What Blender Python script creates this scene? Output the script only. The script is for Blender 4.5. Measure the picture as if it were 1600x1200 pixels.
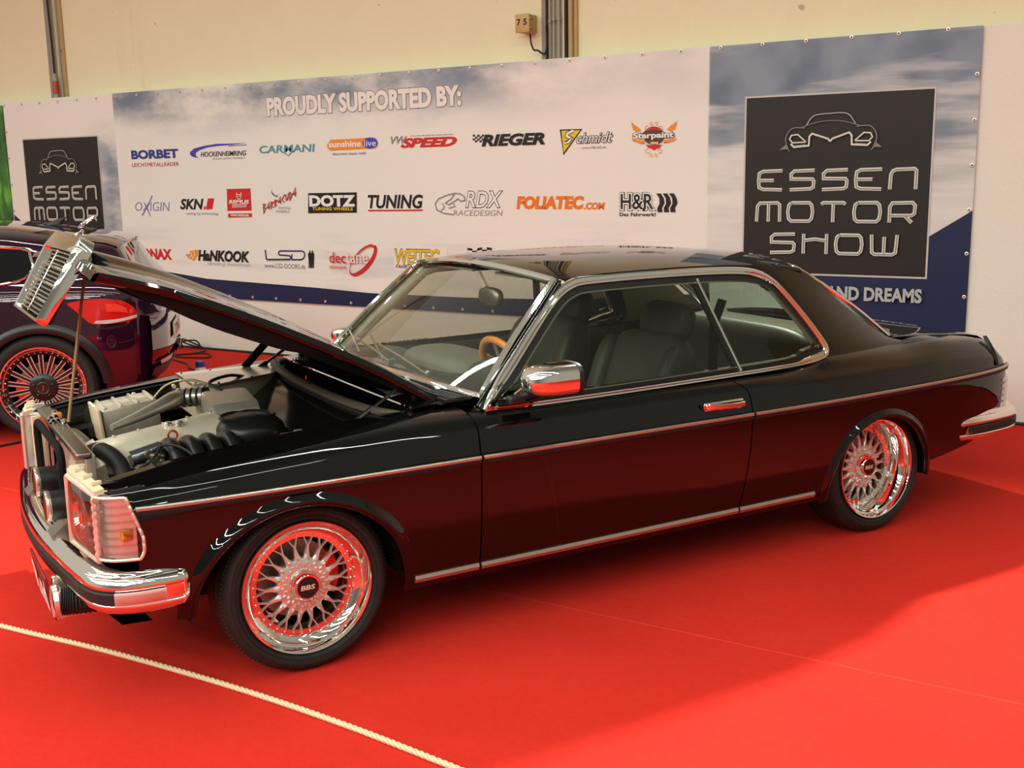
import bpy, bmesh, math, random
import numpy as np
from mathutils import Vector, Matrix
random.seed(7)
SC = bpy.context.scene
for _o in list(bpy.data.objects):
    bpy.data.objects.remove(_o, do_unlink=True)
COL = SC.collection
R = math.radians
# ------------------------------------------------------------------ camera
cam = bpy.data.cameras.new('camera')
cam.lens = 38.94; cam.sensor_width = 36; cam.clip_end = 200
co = bpy.data.objects.new('camera', cam); COL.objects.link(co)
def cam_matrix(az, pitch, roll):
    f = Vector((math.sin(az)*math.cos(pitch), math.cos(az)*math.cos(pitch), -math.sin(pitch)))
    r = Vector((math.cos(az), -math.sin(az), 0)); d = f.cross(r)
    c, s = math.cos(roll), math.sin(roll)
    r2 = c*r + s*d; d2 = -s*r + c*d
    return Matrix((r2, -d2, -f)).transposed().to_4x4()
co.matrix_world = Matrix.Translation((3.1438, -3.0167, 1.6334)) @ cam_matrix(R(30.1641-61.7667), R(10.6785), R(0.9620))
SC.camera = co
# ------------------------------------------------------------------ light
SC.view_settings.view_transform = 'Standard'; SC.view_settings.look = 'None'
SC.view_settings.gamma = 1.0
SC.view_settings.use_curve_mapping = False
wd = bpy.data.worlds.new('hall_ambience'); SC.world = wd; wd.use_nodes = True
wb = wd.node_tree.nodes['Background']; wb.inputs[0].default_value = (0.125, 0.122, 0.098, 1); wb.inputs[1].default_value = 1.0
def area(name, loc, target, sx, sy, power, color, spread=180):
    l = bpy.data.lights.new(name, 'AREA'); l.shape = 'RECTANGLE'; l.size = sx; l.size_y = sy
    l.energy = power; l.color = color; l.spread = R(spread)
    o = bpy.data.objects.new(name, l); COL.objects.link(o); o.location = loc
    d = Vector(target) - Vector(loc)
    o.rotation_euler = d.to_track_quat('-Z', 'Y').to_euler()
    return o
WARM = (.96, 1.0, .91)
SC.view_settings.exposure = 0.64
# surrounding hall: dim in front, lighter towards the lit aisles on both sides
_t = wd.node_tree; _tc0 = _t.nodes.new('ShaderNodeTexCoord'); _sp = _t.nodes.new('ShaderNodeSeparateXYZ'); _t.links.new(_tc0.outputs['Generated'], _sp.inputs[0])
_mr = _t.nodes.new('ShaderNodeMapRange'); _mr.interpolation_type = 'SMOOTHSTEP'; _mr.inputs[1].default_value = .15; _mr.inputs[2].default_value = -.95; _t.links.new(_sp.outputs[0], _mr.inputs[0])
_mx = _t.nodes.new('ShaderNodeMix'); _mx.data_type = 'RGBA'; _mx.inputs[6].default_value = (.095, .092, .070, 1); _mx.inputs[7].default_value = (.36, .33, .27, 1)
_m2 = _t.nodes.new('ShaderNodeMapRange'); _m2.interpolation_type = 'SMOOTHSTEP'; _m2.inputs[1].default_value = .2; _m2.inputs[2].default_value = .95; _m2.inputs[4].default_value = .55; _t.links.new(_sp.outputs[0], _m2.inputs[0])
_ad = _t.nodes.new('ShaderNodeMath'); _ad.operation = 'MAXIMUM'; _t.links.new(_mr.outputs[0], _ad.inputs[0]); _t.links.new(_m2.outputs[0], _ad.inputs[1])
_t.links.new(_ad.outputs[0], _mx.inputs[0]); _t.links.new(_mx.outputs[2], wb.inputs[0])
for _y, _z, _p in ((.45, 5.5, 150), (-1.5, 5.5, 70), (-3.4, 5.5, 80), (-5.2, 5.4, 230), (-7.0, 5.3, 380), (-9.0, 5.2, 560), (-11.0, 5.2, 380)):
    area('ceiling_tube_row', (-1.5, _y, _z), (-1.5, _y, 0), 17, .11, _p, WARM)
def spot(name, loc, target, power, color, ang, rad, blend=.5):
    l = bpy.data.lights.new(name, 'SPOT'); l.energy = power; l.color = color; l.spot_size = R(ang); l.shadow_soft_size = rad; l.spot_blend = blend
    o = bpy.data.objects.new(name, l); COL.objects.link(o); o.location = loc
    o.rotation_euler = (Vector(target)-Vector(loc)).to_track_quat('-Z', 'Y').to_euler(); return o
spot('hall_floodlight', (.2, 4.2, 4.0), (1.5, -1.0, 0), 1550, WARM, 85, .12, .8)
# ------------------------------------------------------------------ helpers
def pchip(xs, ys):
    xs = np.array(xs, float); ys = np.array(ys, float); h = np.diff(xs); d = np.diff(ys)/h
    m = np.zeros(len(xs)); m[0] = d[0]; m[-1] = d[-1]
    for i in range(1, len(xs)-1):
        if d[i-1]*d[i] > 0:
            w1 = 2*h[i]+h[i-1]; w2 = h[i]+2*h[i-1]; m[i] = (w1+w2)/(w1/d[i-1]+w2/d[i])
    def f(x):
        x = min(max(float(x), xs[0]), xs[-1]); i = min(max(int(np.searchsorted(xs, x))-1, 0), len(xs)-2)
        t = (x-xs[i])/h[i]
        return float((2*t**3-3*t*t+1)*ys[i]+(t**3-2*t*t+t)*h[i]*m[i]+(-2*t**3+3*t*t)*ys[i+1]+(t**3-t*t)*h[i]*m[i+1])
    return f
def catmull(P, n=8, closed=False):
    P = [np.array(p, float) for p in P]; N = len(P); out = []
    for i in range(N if closed else N-1):
        p1 = P[i]; p2 = P[(i+1) % N]
        p0 = P[i-1] if (closed or i > 0) else 2*p1-p2
        p3 = P[(i+2) % N] if (closed or i+2 < N) else 2*p2-p1
        for k in range(n):
            t = k/n
            out.append(0.5*(2*p1+(p2-p0)*t+(2*p0-5*p1+4*p2-p3)*t*t+(3*p1-p0-3*p2+p3)*t**3))
    if not closed: out.append(P[-1])
    return out
def resample(P, n, closed=False):
    P = np.array(P, float)
    if closed: P = np.vstack([P, P[:1]])
    L = np.concatenate([[0], np.cumsum(np.linalg.norm(np.diff(P, axis=0), axis=1))])
    t = np.linspace(0, L[-1], n+1)[:-1] if closed else np.linspace(0, L[-1], n)
    return np.stack([np.interp(t, L, P[:, k]) for k in range(P.shape[1])], 1)
class MB:
    def __init__(s): s.v = []; s.f = []; s.m = []
    def add(s, vs, fs, mi=0):
        o = len(s.v); s.v += [tuple(float(c) for c in v) for v in vs]
        for f in fs: s.f.append(tuple(i+o for i in f)); s.m.append(mi)
        return s
    def grid(s, rows, mi=0, cu=False, cv=False):
        nr = len(rows); nc = len(rows[0]); vs = [p for r in rows for p in r]; fs = []
        for i in range(nr if cu else nr-1):
            for j in range(nc if cv else nc-1):
                a = i*nc+j; b = i*nc+(j+1) % nc; c = ((i+1) % nr)*nc+(j+1) % nc; d = ((i+1) % nr)*nc+j
                fs.append((a, b, c, d))
        return s.add(vs, fs, mi)
    def poly(s, pts, mi=0): return s.add(pts, [tuple(range(len(pts)))], mi)
    def box(s, c, d, M=None, mi=0, b=0.0):
        x, y, z = d[0]/2, d[1]/2, d[2]/2
        if b <= 0:
            vs = [(i*x, j*y, k*z) for i in (-1, 1) for j in (-1, 1) for k in (-1, 1)]
            fs = [(0, 1, 3, 2), (4, 6, 7, 5), (0, 4, 5, 1), (2, 3, 7, 6), (0, 2, 6, 4), (1, 5, 7, 3)]
        else:
            bm = bmesh.new(); bmesh.ops.create_cube(bm, size=1)
            for v in bm.verts: v.co = Vector((v.co.x*2*x, v.co.y*2*y, v.co.z*2*z))
            bmesh.ops.bevel(bm, geom=bm.edges[:], offset=min(b, .49*min(d)), segments=3, profile=.5, affect='EDGES')
            vs = [v.co.copy() for v in bm.verts]; bm.verts.index_update(); fs = [tuple(v.index for v in f.verts) for f in bm.faces]; bm.free()
        out = []
        for v in vs:
            v = Vector(v)
            if M is not None: v = M @ v
            out.append(v+Vector(c))
        return s.add(out, fs, mi)
    def tube(s, P, r, n=10, mi=0, closed=False, caps=True, flat=1.0, up=None):
        P = [Vector(p) for p in P]; N = len(P); rows = []
        T = []
        for i in range(N):
            a = P[(i-1) % N] if (closed or i > 0) else P[i]; b = P[(i+1) % N] if (closed or i < N-1) else P[i]
            T.append((b-a).normalized())
        nrm = (Vector(up) if up is not None else (Vector((0, 0, 1)) if abs(T[0].z) < .9 else Vector((1, 0, 0))))
        for i in range(N):
            base = Vector(up) if up is not None else nrm
            nrm = (base-T[i]*base.dot(T[i])).normalized(); bi = T[i].cross(nrm)
            ri = r[i] if isinstance(r, (list, tuple, np.ndarray)) else r
            rows.append([P[i]+nrm*(ri*math.cos(2*math.pi*k/n)*flat)+bi*(ri*math.sin(2*math.pi*k/n)) for k in range(n)])
        s.grid(rows, mi, cu=closed, cv=True)
        if caps and not closed:
            s.poly(list(reversed(rows[0])), mi); s.poly(rows[-1], mi)
        return s
    def sweep(s, P, prof, up, mi=0, closed=False, caps=True):
        # prof: (a, b) offsets along 'side' and 'up'
        P = [Vector(p) for p in P]; N = len(P); rows = []
        for i in range(N):
            a = P[(i-1) % N] if (closed or i > 0) else P[i]; b = P[(i+1) % N] if (closed or i < N-1) else P[i]
            t = (b-a).normalized(); u = Vector(up(i) if callable(up) else up); u = (u-t*u.dot(t)).normalized(); sd = t.cross(u)
            rows.append([P[i]+sd*q[0]+u*q[1] for q in prof])
        s.grid(rows, mi, cu=closed, cv=True)
        if caps and not closed:
            s.poly(list(reversed(rows[0])), mi); s.poly(rows[-1], mi)
        return s
    def lathe(s, prof, c=(0, 0, 0), ax='y', n=48, mi=0, closed=False):
        # prof: (r, h); axis along ax
        rows = []
        for r, h in prof:
            row = []
            for k in range(n):
                a = 2*math.pi*k/n; u, w = r*math.cos(a), r*math.sin(a)
                p = {'y': (u, h, w), 'z': (u, w, h), 'x': (h, u, w)}[ax]
                row.append((p[0]+c[0], p[1]+c[1], p[2]+c[2]))
            rows.append(row)
        return s.grid(rows, mi, cu=closed, cv=True)
    def disc(s, c, r, ax='y', n=32, mi=0):
        pts = []
        for k in range(n):
            a = 2*math.pi*k/n; u, w = r*math.cos(a), r*math.sin(a)
            p = {'y': (u, 0, w), 'z': (u, w, 0), 'x': (0, u, w)}[ax]; pts.append((p[0]+c[0], p[1]+c[1], p[2]+c[2]))
        return s.poly(pts, mi)
    def prism(s, poly, vec, mi=0):
        n = len(poly); vec = Vector(vec); a = [Vector(p) for p in poly]; b = [p+vec for p in a]
        return s.add(a+b, [tuple(reversed(range(n))), tuple(range(n, 2*n))]+[(i, (i+1) % n, n+(i+1) % n, n+i) for i in range(n)], mi)
    def sphere(s, c, r, n=20, m=12, mi=0, sc=(1, 1, 1), pw=1.0):
        rows = []
        def e(v): return math.copysign(abs(v)**pw, v)
        for i in range(m+1):
            th = math.pi*i/m; rows.append([(c[0]+r*sc[0]*e(math.sin(th))*e(math.cos(2*math.pi*k/n)), c[1]+r*sc[1]*e(math.sin(th))*e(math.sin(2*math.pi*k/n)), c[2]+r*sc[2]*e(math.cos(th))) for k in range(n)])
        return s.grid(rows, mi, cv=True)
    def xf(s, M):
        s.v = [tuple(M @ Vector(v)) for v in s.v]; return s
    def mirror_y(s):
        s.v = [(x, -y, z) for x, y, z in s.v]; s.f = [tuple(reversed(f)) for f in s.f]; return s
    def build(s, name, mat, parent=None, sharp=35, smooth=True, weld=True, recalc=True):
        me = bpy.data.meshes.new(name); me.from_pydata(s.v, [], s.f); me.update()
        mats = mat if isinstance(mat, (list, tuple)) else [mat]
        for m in mats: me.materials.append(m)
        for p, mi in zip(me.polygons, s.m): p.material_index = mi; p.use_smooth = smooth
        if weld or recalc:
            bm = bmesh.new(); bm.from_mesh(me)
            if weld:
                bmesh.ops.remove_doubles(bm, verts=bm.verts, dist=1e-5)
            if recalc: bmesh.ops.recalc_face_normals(bm, faces=bm.faces)
            bm.to_mesh(me); bm.free()
        if smooth: me.set_sharp_from_angle(angle=R(sharp))
        o = bpy.data.objects.new(name, me); COL.objects.link(o)
        if parent is not None: o.parent = parent
        return o
def tag(o, label=None, cat=None, group=None, kind=None):
    if label: o['label'] = label
    if cat: o['category'] = cat
    if group: o['group'] = group
    if kind: o['kind'] = kind
    return o
def empty(name, loc=(0, 0, 0), rz=0, parent=None):
    o = bpy.data.objects.new(name, None); COL.objects.link(o); o.location = loc; o.rotation_euler = (0, 0, rz)
    o.empty_display_size = .1
    if parent is not None: o.parent = parent
    return o
def copy_obj(o, parent=None):
    c = o.copy(); COL.objects.link(c); c.parent = parent; return c
def copy_tree(o, parent=None):
    c = copy_obj(o, parent)
    for ch in list(o.children): copy_tree(ch, c)
    return c
# ------------------------------------------------------------------ materials
class NT:
    def __init__(s, name):
        s.m = bpy.data.materials.new(name); s.m.use_nodes = True; s.t = s.m.node_tree
        s.b = s.t.nodes['Principled BSDF']; s.out = s.t.nodes['Material Output']
    def n(s, typ, **kw):
        nd = s.t.nodes.new(typ)
        for k, v in kw.items(): setattr(nd, k, v)
        return nd
    def l(s, a, b): s.t.links.new(a, b)
    def coord(s, out='Object'): return s.n('ShaderNodeTexCoord').outputs[out]
    def noise(s, vec, scale, detail=4, rough=.55, sc=None):
        if sc is not None:
            mp = s.n('ShaderNodeMapping'); mp.inputs['Scale'].default_value = sc; s.l(vec, mp.inputs[0]); vec = mp.outputs[0]
        t = s.n('ShaderNodeTexNoise'); t.inputs['Scale'].default_value = scale; t.inputs['Detail'].default_value = detail; t.inputs['Roughness'].default_value = rough
        s.l(vec, t.inputs['Vector']); return t.outputs[0]
    def ramp(s, fac, stops):
        r = s.n('ShaderNodeValToRGB'); e = r.color_ramp.elements
        while len(e) < len(stops): e.new(.5)
        for q, (p, c) in zip(e, stops): q.position = p; q.color = (*c, 1) if len(c) == 3 else c
        s.l(fac, r.inputs[0]); return r.outputs[0]
    def math(s, op, a, b=None, clamp=False):
        m = s.n('ShaderNodeMath', operation=op, use_clamp=clamp)
        for i, q in enumerate((a, b)):
            if q is None: continue
            if isinstance(q, (int, float)): m.inputs[i].default_value = q
            else: s.l(q, m.inputs[i])
        return m.outputs[0]
    def mix(s, f, a, b):
        m = s.n('ShaderNodeMix', data_type='RGBA')
        for i, q in ((0, f), (6, a), (7, b)):
            if isinstance(q, (int, float)): m.inputs[i].default_value = q
            elif isinstance(q, tuple): m.inputs[i].default_value = (*q, 1)
            else: s.l(q, m.inputs[i])
        return m.outputs[2]
    def bump(s, h, st=.2, dist=.01):
        b = s.n('ShaderNodeBump'); b.inputs['Strength'].default_value = st; b.inputs['Distance'].default_value = dist
        s.l(h, b.inputs['Height']); s.l(b.outputs[0], s.b.inputs['Normal'])
    def smooth(s, v, lo, hi):
        m = s.n('ShaderNodeMapRange', interpolation_type='SMOOTHSTEP')
        m.inputs[1].default_value = lo; m.inputs[2].default_value = hi; s.l(v, m.inputs[0]); return m.outputs[0]
    def xyz(s, vec):
        q = s.n('ShaderNodeSeparateXYZ'); s.l(vec, q.inputs[0]); return q.outputs
def mat(name, col, rough=.5, metal=0, spec=.5, coat=0, var=0, vscale=20, bump=0, bscale=200):
    t = NT(name); b = t.b
    b.inputs['Base Color'].default_value = (*col, 1); b.inputs['Roughness'].default_value = rough; b.inputs['Metallic'].default_value = metal
    b.inputs['Specular IOR Level'].default_value = spec
    if coat: b.inputs['Coat Weight'].default_value = coat; b.inputs['Coat Roughness'].default_value = .02
    if var:
        c = t.coord(); f = t.noise(c, vscale, 4)
        t.l(t.mix(f, tuple(x*(1-var) for x in col), tuple(min(1, x*(1+var)) for x in col)), b.inputs['Base Color'])
    if bump:
        t.bump(t.noise(t.coord(), bscale, 3), bump, .002)
    return t.m
def glass(name, tint, ior=1.5, k=1.0):
    t = NT(name); t.t.nodes.remove(t.b)
    tr = t.n('ShaderNodeBsdfTransparent'); tr.inputs[0].default_value = (*tint, 1)
    gl = t.n('ShaderNodeBsdfGlossy'); gl.inputs[0].default_value = (.95, .97, .95, 1); gl.inputs['Roughness'].default_value = .0
    fr = t.n('ShaderNodeFresnel'); fr.inputs[0].default_value = ior
    mx = t.n('ShaderNodeMixShader'); t.l(t.math('MULTIPLY', fr.outputs[0], k, True), mx.inputs[0]); t.l(tr.outputs[0], mx.inputs[1]); t.l(gl.outputs[0], mx.inputs[2])
    t.l(mx.outputs[0], t.out.inputs[0]); return t.m
M_PAINT = mat('black_car_paint', (.0025, .0025, .0025), .035, 0, .5, var=.2, vscale=3)
M_PURPLE = mat('aubergine_car_paint', (.030, .004, .018), .05, .3, .5, .8, var=.15, vscale=3)
M_CHROME = mat('chrome', (.86, .84, .80), .05, 1, var=.03)
M_POLISH = mat('polished_aluminium', (.80, .75, .66), .22, .85, var=.06, vscale=30)
M_ALU = mat('cast_aluminium', (.74, .67, .56), .38, .7, var=.12, vscale=40, bump=.15)
M_COVER = mat('satin_valve_cover', (.80, .70, .54), .33, .4, var=.06, vscale=30)
M_ALUD = mat('dark_cast_metal', (.30, .26, .21), .4, 1, var=.2, vscale=40, bump=.2)
M_RUB = mat('black_rubber', (.012, .012, .011), .55, 0, .35, var=.25, vscale=60)
M_TYRE = mat('tyre_rubber', (.014, .013, .012), .6, 0, .35, var=.2, vscale=50, bump=.15, bscale=300)
M_PLAS = mat('black_plastic', (.010, .010, .010), .32, 0, .45, var=.2, vscale=40)
M_DARK = mat('matt_black_underside', (.004, .004, .004), .8, 0, .2, var=.2)
M_GLOSSD = mat('engine_bay_black_lacquer', (.004, .004, .004), .10, 0, .5, var=.2)
M_LEATH = mat('dark_grey_leather', (.085, .080, .062), .45, 0, .4, var=.2, vscale=14, bump=.2, bscale=160)
M_DASH = mat('grey_dashboard_vinyl', (.20, .185, .145), .5, 0, .35, var=.12, vscale=10, bump=.15, bscale=240)
M_BEIGE = mat('beige_trim_fabric', (.55, .46, .31), .8, 0, .2, var=.08, vscale=30, bump=.1)
M_WOOD = mat('orange_varnished_wood', (.85, .27, .04), .12, 0, .5, .6, var=.25, vscale=25)
M_GOLD = mat('brass_rod', (.42, .35, .18), .35, .7, var=.1)
M_BEZ = mat('cream_plastic', (.62, .53, .36), .45, 0, .4, var=.1, vscale=30)
M_SEAL = mat('weathered_rubber_seal', (.075, .060, .042), .42, 0, .4, var=.2, vscale=30)
M_REDL = mat('red_tail_lens', (.55, .008, .006), .08, 0, .6, .5, var=.15, vscale=20)
M_CLEARL = mat('clear_tail_lens', (.55, .50, .46), .1, 0, .6, .5, var=.15, vscale=30)
M_AMB = mat('amber_bulb', (.85, .25, .02), .25, 0, .5, var=.1)
M_REFL = mat('lamp_reflector', (.80, .76, .72), .30, .55, var=.06, vscale=25)
M_SILVER = mat('silver_wheel_paint', (.74, .71, .66), .26, .75, var=.04)
M_TRIM = mat('satin_trim', (.50, .47, .41), .42, 1, var=.05)
M_GLASS = glass('windscreen_glass', (.90, .92, .88), 1.45, .9)
M_SGLASS = glass('tinted_side_glass', (.57, .60, .53), 1.45, .9)
M_LENS = glass('lamp_lens_glass', (.93, .93, .91), 1.5, 1.5)
M_DGLASS = mat('dark_window_glass', (.006, .006, .007), .01, 0, .6, var=.1)
M_WHITE = mat('white_print', (.80, .74, .68), .5, 0, .3, var=.03)
M_RED = mat('red_anodised_ring', (.55, .05, .02), .2, .6, var=.1)
M_LETTER = mat('silver_lettering', (.72, .66, .52), .3, .3, var=.05)
# ------------------------------------------------------------------ room
def m_carpet():
    t = NT('red_carpet'); c = t.coord(); x, y, z = t.xyz(c)
    f1 = t.noise(c, 1.3, 3); f2 = t.noise(c, 420, 2); f3 = t.noise(c, 30, 4, .7)
    k = t.math('ADD', t.math('MULTIPLY', f1, .35), t.math('ADD', t.math('MULTIPLY', f2, .35), t.math('MULTIPLY', f3, .3)))
    col = t.ramp(k, [(.3, (.50, .019, .011)), (.7, (.70, .034, .020))])
    # joint between two carpet rolls
    d = t.math('ABSOLUTE', t.math('ADD', y, -.5075))
    line = t.math('SUBTRACT', 1, t.smooth(d, .001, .006))
    col = t.mix(t.math('MULTIPLY', line, .35), col, (.95, .10, .06))
    t.l(col, t.b.inputs['Base Color']); t.b.inputs['Roughness'].default_value = .95; t.b.inputs['Specular IOR Level'].default_value = .08
    t.bump(f2, .5, .004); return t.m
def m_wall(name, a, b, stain):
    t = NT(name); c = t.coord(); x, y, z = t.xyz(c)
    f = t.noise(c, 2.2, 5, .6); g = t.noise(c, 60, 3); sp = t.noise(c, 9, 2, .5, (1, 1, 1.4))
    col = t.mix(f, a, b)
    st = t.math('MULTIPLY', t.smooth(t.noise(c, 1.0, 4, .6, (3.2, 1, .25)), .60, .74), t.smooth(t.noise(c, 1.1, 2), .5, .66)); col = t.mix(t.math('MULTIPLY', st, stain*.6), col, (.50, .36, .20))
    spots = t.smooth(sp, .74, .80)
    col = t.mix(t.math('MULTIPLY', spots, stain), col, (.24, .17, .10))
    t.l(col, t.b.inputs['Base Color']); t.b.inputs['Roughness'].default_value = .85; t.b.inputs['Specular IOR Level'].default_value = .2
    t.bump(t.math('ADD', g, t.math('MULTIPLY', t.noise(c, 240, 2), .6)), .35, .006); return t.m
M_CARPET = m_carpet()
M_WALL = m_wall('cream_plaster', (.76, .70, .46), (.84, .77, .53), .55)
M_PART = m_wall('white_partition_paint', (.78, .75, .66), (.82, .79, .70), .05)
fl = MB().grid([[(x, y, 0) for y in (-9, 4.70)] for x in (-16, 11)]).build('floor', M_CARPET); tag(fl, 'red carpet laid over the whole hall floor', 'floor', kind='structure')
w = MB().box((-2.5, 4.85, 2.6), (27, .2, 5.2)).build('wall_back', M_WALL, smooth=False); tag(w, 'cream plastered hall wall above the banner', 'wall', kind='structure')
w = MB().box((-2.5, 4.6825, 1.255), (27, .125, 2.49), b=.006).build('wall_partition', M_PART, smooth=False); tag(w, 'low off-white partition carrying the printed banner', 'wall', kind='structure')
tr = MB()
tr.tube([(-16, 4.612, .008), (-9, 4.60, .008), (-5.43, 4.585, .008), (-4.9, 4.60, .008), (-4.17, 4.606, .008), (0, 4.612, .008), (2.0, 4.60, .008), (5, 4.61, .008)], .012, 8)
tag(tr.build('floor_cable', M_RUB), 'long black cable lying along the foot of the wall', 'cable')
# ------------------------------------------------------------------ text and flat print
_tc = {}
def text2d(s, off=0.0, shear=0.0):
    k = (s, off, shear)
    if k in _tc: return _tc[k]
    cu = bpy.data.curves.new('tmp_text', 'FONT'); cu.body = s; cu.size = 1; cu.offset = off; cu.shear = shear; cu.resolution_u = 3
    o = bpy.data.objects.new('tmp_text', cu); COL.objects.link(o)
    dg = bpy.context.evaluated_depsgraph_get(); e = o.evaluated_get(dg); me = e.to_mesh()
    vs = np.array([v.co[:2] for v in me.vertices]); fs = [tuple(p.vertices) for p in me.polygons]; e.to_mesh_clear()
    bpy.data.objects.remove(o, do_unlink=True); bpy.data.curves.remove(cu)
    _tc[k] = (vs, fs); return vs, fs
def fit_text(s, box, off=0.0, shear=0.0, grow=0.0, ref=None):
    vs, fs = text2d(s, off, shear); rv = text2d(s, ref if ref is not None else off, shear)[0]
    lo, hi = rv.min(0), rv.max(0)
    if len(s) > 1 and any(c in 'gjpqy' for c in s) and s[0].isupper(): pass
    sc = (np.array(box[2:])-np.array(box[:2]))/(hi-lo)
    return (vs-lo)*sc+np.array(box[:2]), fs
def ribbon(P, w, closed=False):
    P = np.array(P, float)
    n = len(P); L = []; Rr = []
    for i in range(n):
        a = P[(i-1) % n] if (closed or i > 0) else P[i]; b = P[(i+1) % n] if (closed or i < n-1) else P[i]
        t1 = P[i]-a; t2 = b-P[i]
        t1 = t1/(np.linalg.norm(t1)+1e-9); t2 = t2/(np.linalg.norm(t2)+1e-9); t = t1+t2
        if np.linalg.norm(t) < 1e-6: t = t2
        t = t/np.linalg.norm(t); nn = np.array([-t[1], t[0]])
        k = 1/max(.5, abs(nn @ np.array([-t2[1], t2[0]])) if np.linalg.norm(t2) > .1 else 1)
        L.append(P[i]+nn*w/2*k); Rr.append(P[i]-nn*w/2*k)
    fs = [(i, (i+1) % n, n+(i+1) % n, n+i) for i in range(n if closed else n-1)]
    return np.array(L+Rr), fs
class Print:
    # flat print on a plane: local x = u, local z = v, stacked towards -y in 0.4 mm layers
    def __init__(s, y0=-.0015): s.mb = MB(); s.mats = []; s.y = y0
    def mi(s, m):
        if m not in s.mats: s.mats.append(m)
        return s.mats.index(m)
    def put(s, vs, fs, m):
        s.mb.add([(v[0], s.y, v[1]) for v in vs], fs, s.mi(m)); s.y -= .0004
    def text(s, t, box, m, off=0, shear=0, ol=None):
        if ol: s.put(*fit_text(t, box, off+ol[1], shear, ref=off), ol[0])
        s.put(*fit_text(t, box, off, shear), m)
    def poly(s, pts, m): s.put(pts, [tuple(range(len(pts)))], m)
    def stroke(s, P, w, m, closed=False): s.put(*ribbon(P, w, closed), m)
    def build(s, name, parent): return s.mb.build(name, s.mats, parent, smooth=False, weld=False, recalc=False)
def ink(name, c): return mat('print_'+name, c, .45, 0, .3, var=.06, vscale=15)
INK = dict(white=ink('white', (.82, .76, .70)), pwhite=ink('paper_white', (.84, .80, .76)), pwhite2=ink('pale_square', (.82, .74, .68)), grey=ink('grey', (.26, .24, .24)), pale=ink('pale_grey', (.55, .51, .48)),
    navy=ink('blue', (.035, .05, .26)), dred=ink('brick_red', (.42, .035, .03)), violet=ink('violet', (.07, .06, .42)), violet2=ink('blue_violet', (.16, .17, .42)), dviolet=ink('dark_violet', (.045, .025, .12)),
    ink=ink('black', (.016, .014, .015)), teal=ink('teal', (.08, .28, .34)), orange=ink('orange', (.82, .27, .03)), orange2=ink('strong_orange', (.82, .19, .012)), blue=ink('royal_blue', (.06, .07, .45)),
    red=ink('red', (.62, .022, .022)), lred=ink('light_red', (.75, .30, .26)), yellow=ink('yellow', (.76, .53, .02)), brown=ink('dark_brown', (.10, .045, .03)), cream=ink('cream', (.78, .62, .35)),
    night=ink('navy_field', (.014, .020, .068)), black2=ink('black_panel', (.020, .016, .014)), silver=ink('silver', (.66, .66, .58)), steel=ink('steel', (.20, .20, .19)), mist=ink('mist', (.42, .45, .44)), edge=ink('panel_edge', (.55, .52, .48)))
def m_banner():
    t = NT('printed_vinyl_banner'); c = t.coord(); x, y, z = t.xyz(c)
    n1 = t.noise(c, 1.0, 5, .6, (.75, 1, 1.6)); n2 = t.noise(c, 1.0, 4, .55, (.55, 1, 4.5)); n3 = t.noise(c, 1.0, 3, .5, (1.6, 1, 1.6))
    right = t.smooth(x, .12, .14); left = t.math('SUBTRACT', 1, t.smooth(x, -6.165, -6.15)); side = t.math('MAXIMUM', right, left)
    top = t.smooth(z, 1.95, 2.45)
    # mid section: faint clouds near the upper edge
    fade = t.math('ADD', .25, t.math('MULTIPLY', .75, t.math('SUBTRACT', 1, t.smooth(x, -2.2, -.4))))
    mid = t.math('MULTIPLY', t.math('MULTIPLY', top, fade), t.smooth(n1, .36, .62))
    low = t.math('MULTIPLY', t.math('MULTIPLY', t.smooth(n2, .48, .68), t.math('SUBTRACT', 1, t.smooth(z, 1.0, 1.4))), .28)
    mid = t.math('MAXIMUM', mid, low)
    rt = t.math('MULTIPLY', t.math('ADD', t.math('MULTIPLY', t.smooth(z, 1.25, 2.05), .75), .25), t.math('ADD', t.math('ADD', t.math('MULTIPLY', t.smooth(n2, .36, .60), .8), .22), t.math('MULTIPLY', t.smooth(z, 2.05, 2.3), .45)), True)
    rt = t.math('MULTIPLY', rt, right)
    lf = t.math('MULTIPLY', t.math('MULTIPLY', left, t.smooth(x, -6.75, -6.25)), t.math('MULTIPLY', t.smooth(n1, .30, .55), t.math('SUBTRACT', 1, t.smooth(z, 1.9, 2.3))))
    cl = t.math('MAXIMUM', t.math('MULTIPLY', mid, t.math('SUBTRACT', 1, side)), t.math('MAXIMUM', rt, lf))
    blue = t.mix(t.smooth(n3, .42, .66), (.24, .29, .35), (.12, .165, .23))
    base = t.mix(n1, (.80, .76, .70), (.84, .80, .74))
    t.l(t.mix(cl, base, blue), t.b.inputs['Base Color']); t.b.inputs['Roughness'].default_value = .42; t.b.inputs['Specular IOR Level'].default_value = .3
    t.bump(t.math('ADD', t.noise(c, 1.0, 3, .5, (2.2, 1, .8)), t.math('MULTIPLY', t.noise(c, 9, 3), .06)), .5, .03)
    return t.m
M_BANNER = m_banner()
def cloth(u0, u1, z0, z1, nu, nz, seed):
    rnd = random.Random(seed); rows = []
    ph = [rnd.uniform(0, 6.28) for _ in range(6)]
    for j in range(nz+1):
        z = z0+(z1-z0)*j/nz; row = []
        for i in range(nu+1):
            u = u0+(u1-u0)*i/nu
            row.append((u, 0, z))
        rows.append(row)
    return rows
bn = empty('printed_banner', (0, 4.605, 0)); tag(bn, 'long printed vinyl banner of logos fixed to the partition', 'banner')
MB().grid(cloth(-7.915, 1.922, .51, 2.495, 60, 14, 1)).build('banner_sheet', M_BANNER, bn)
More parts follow.
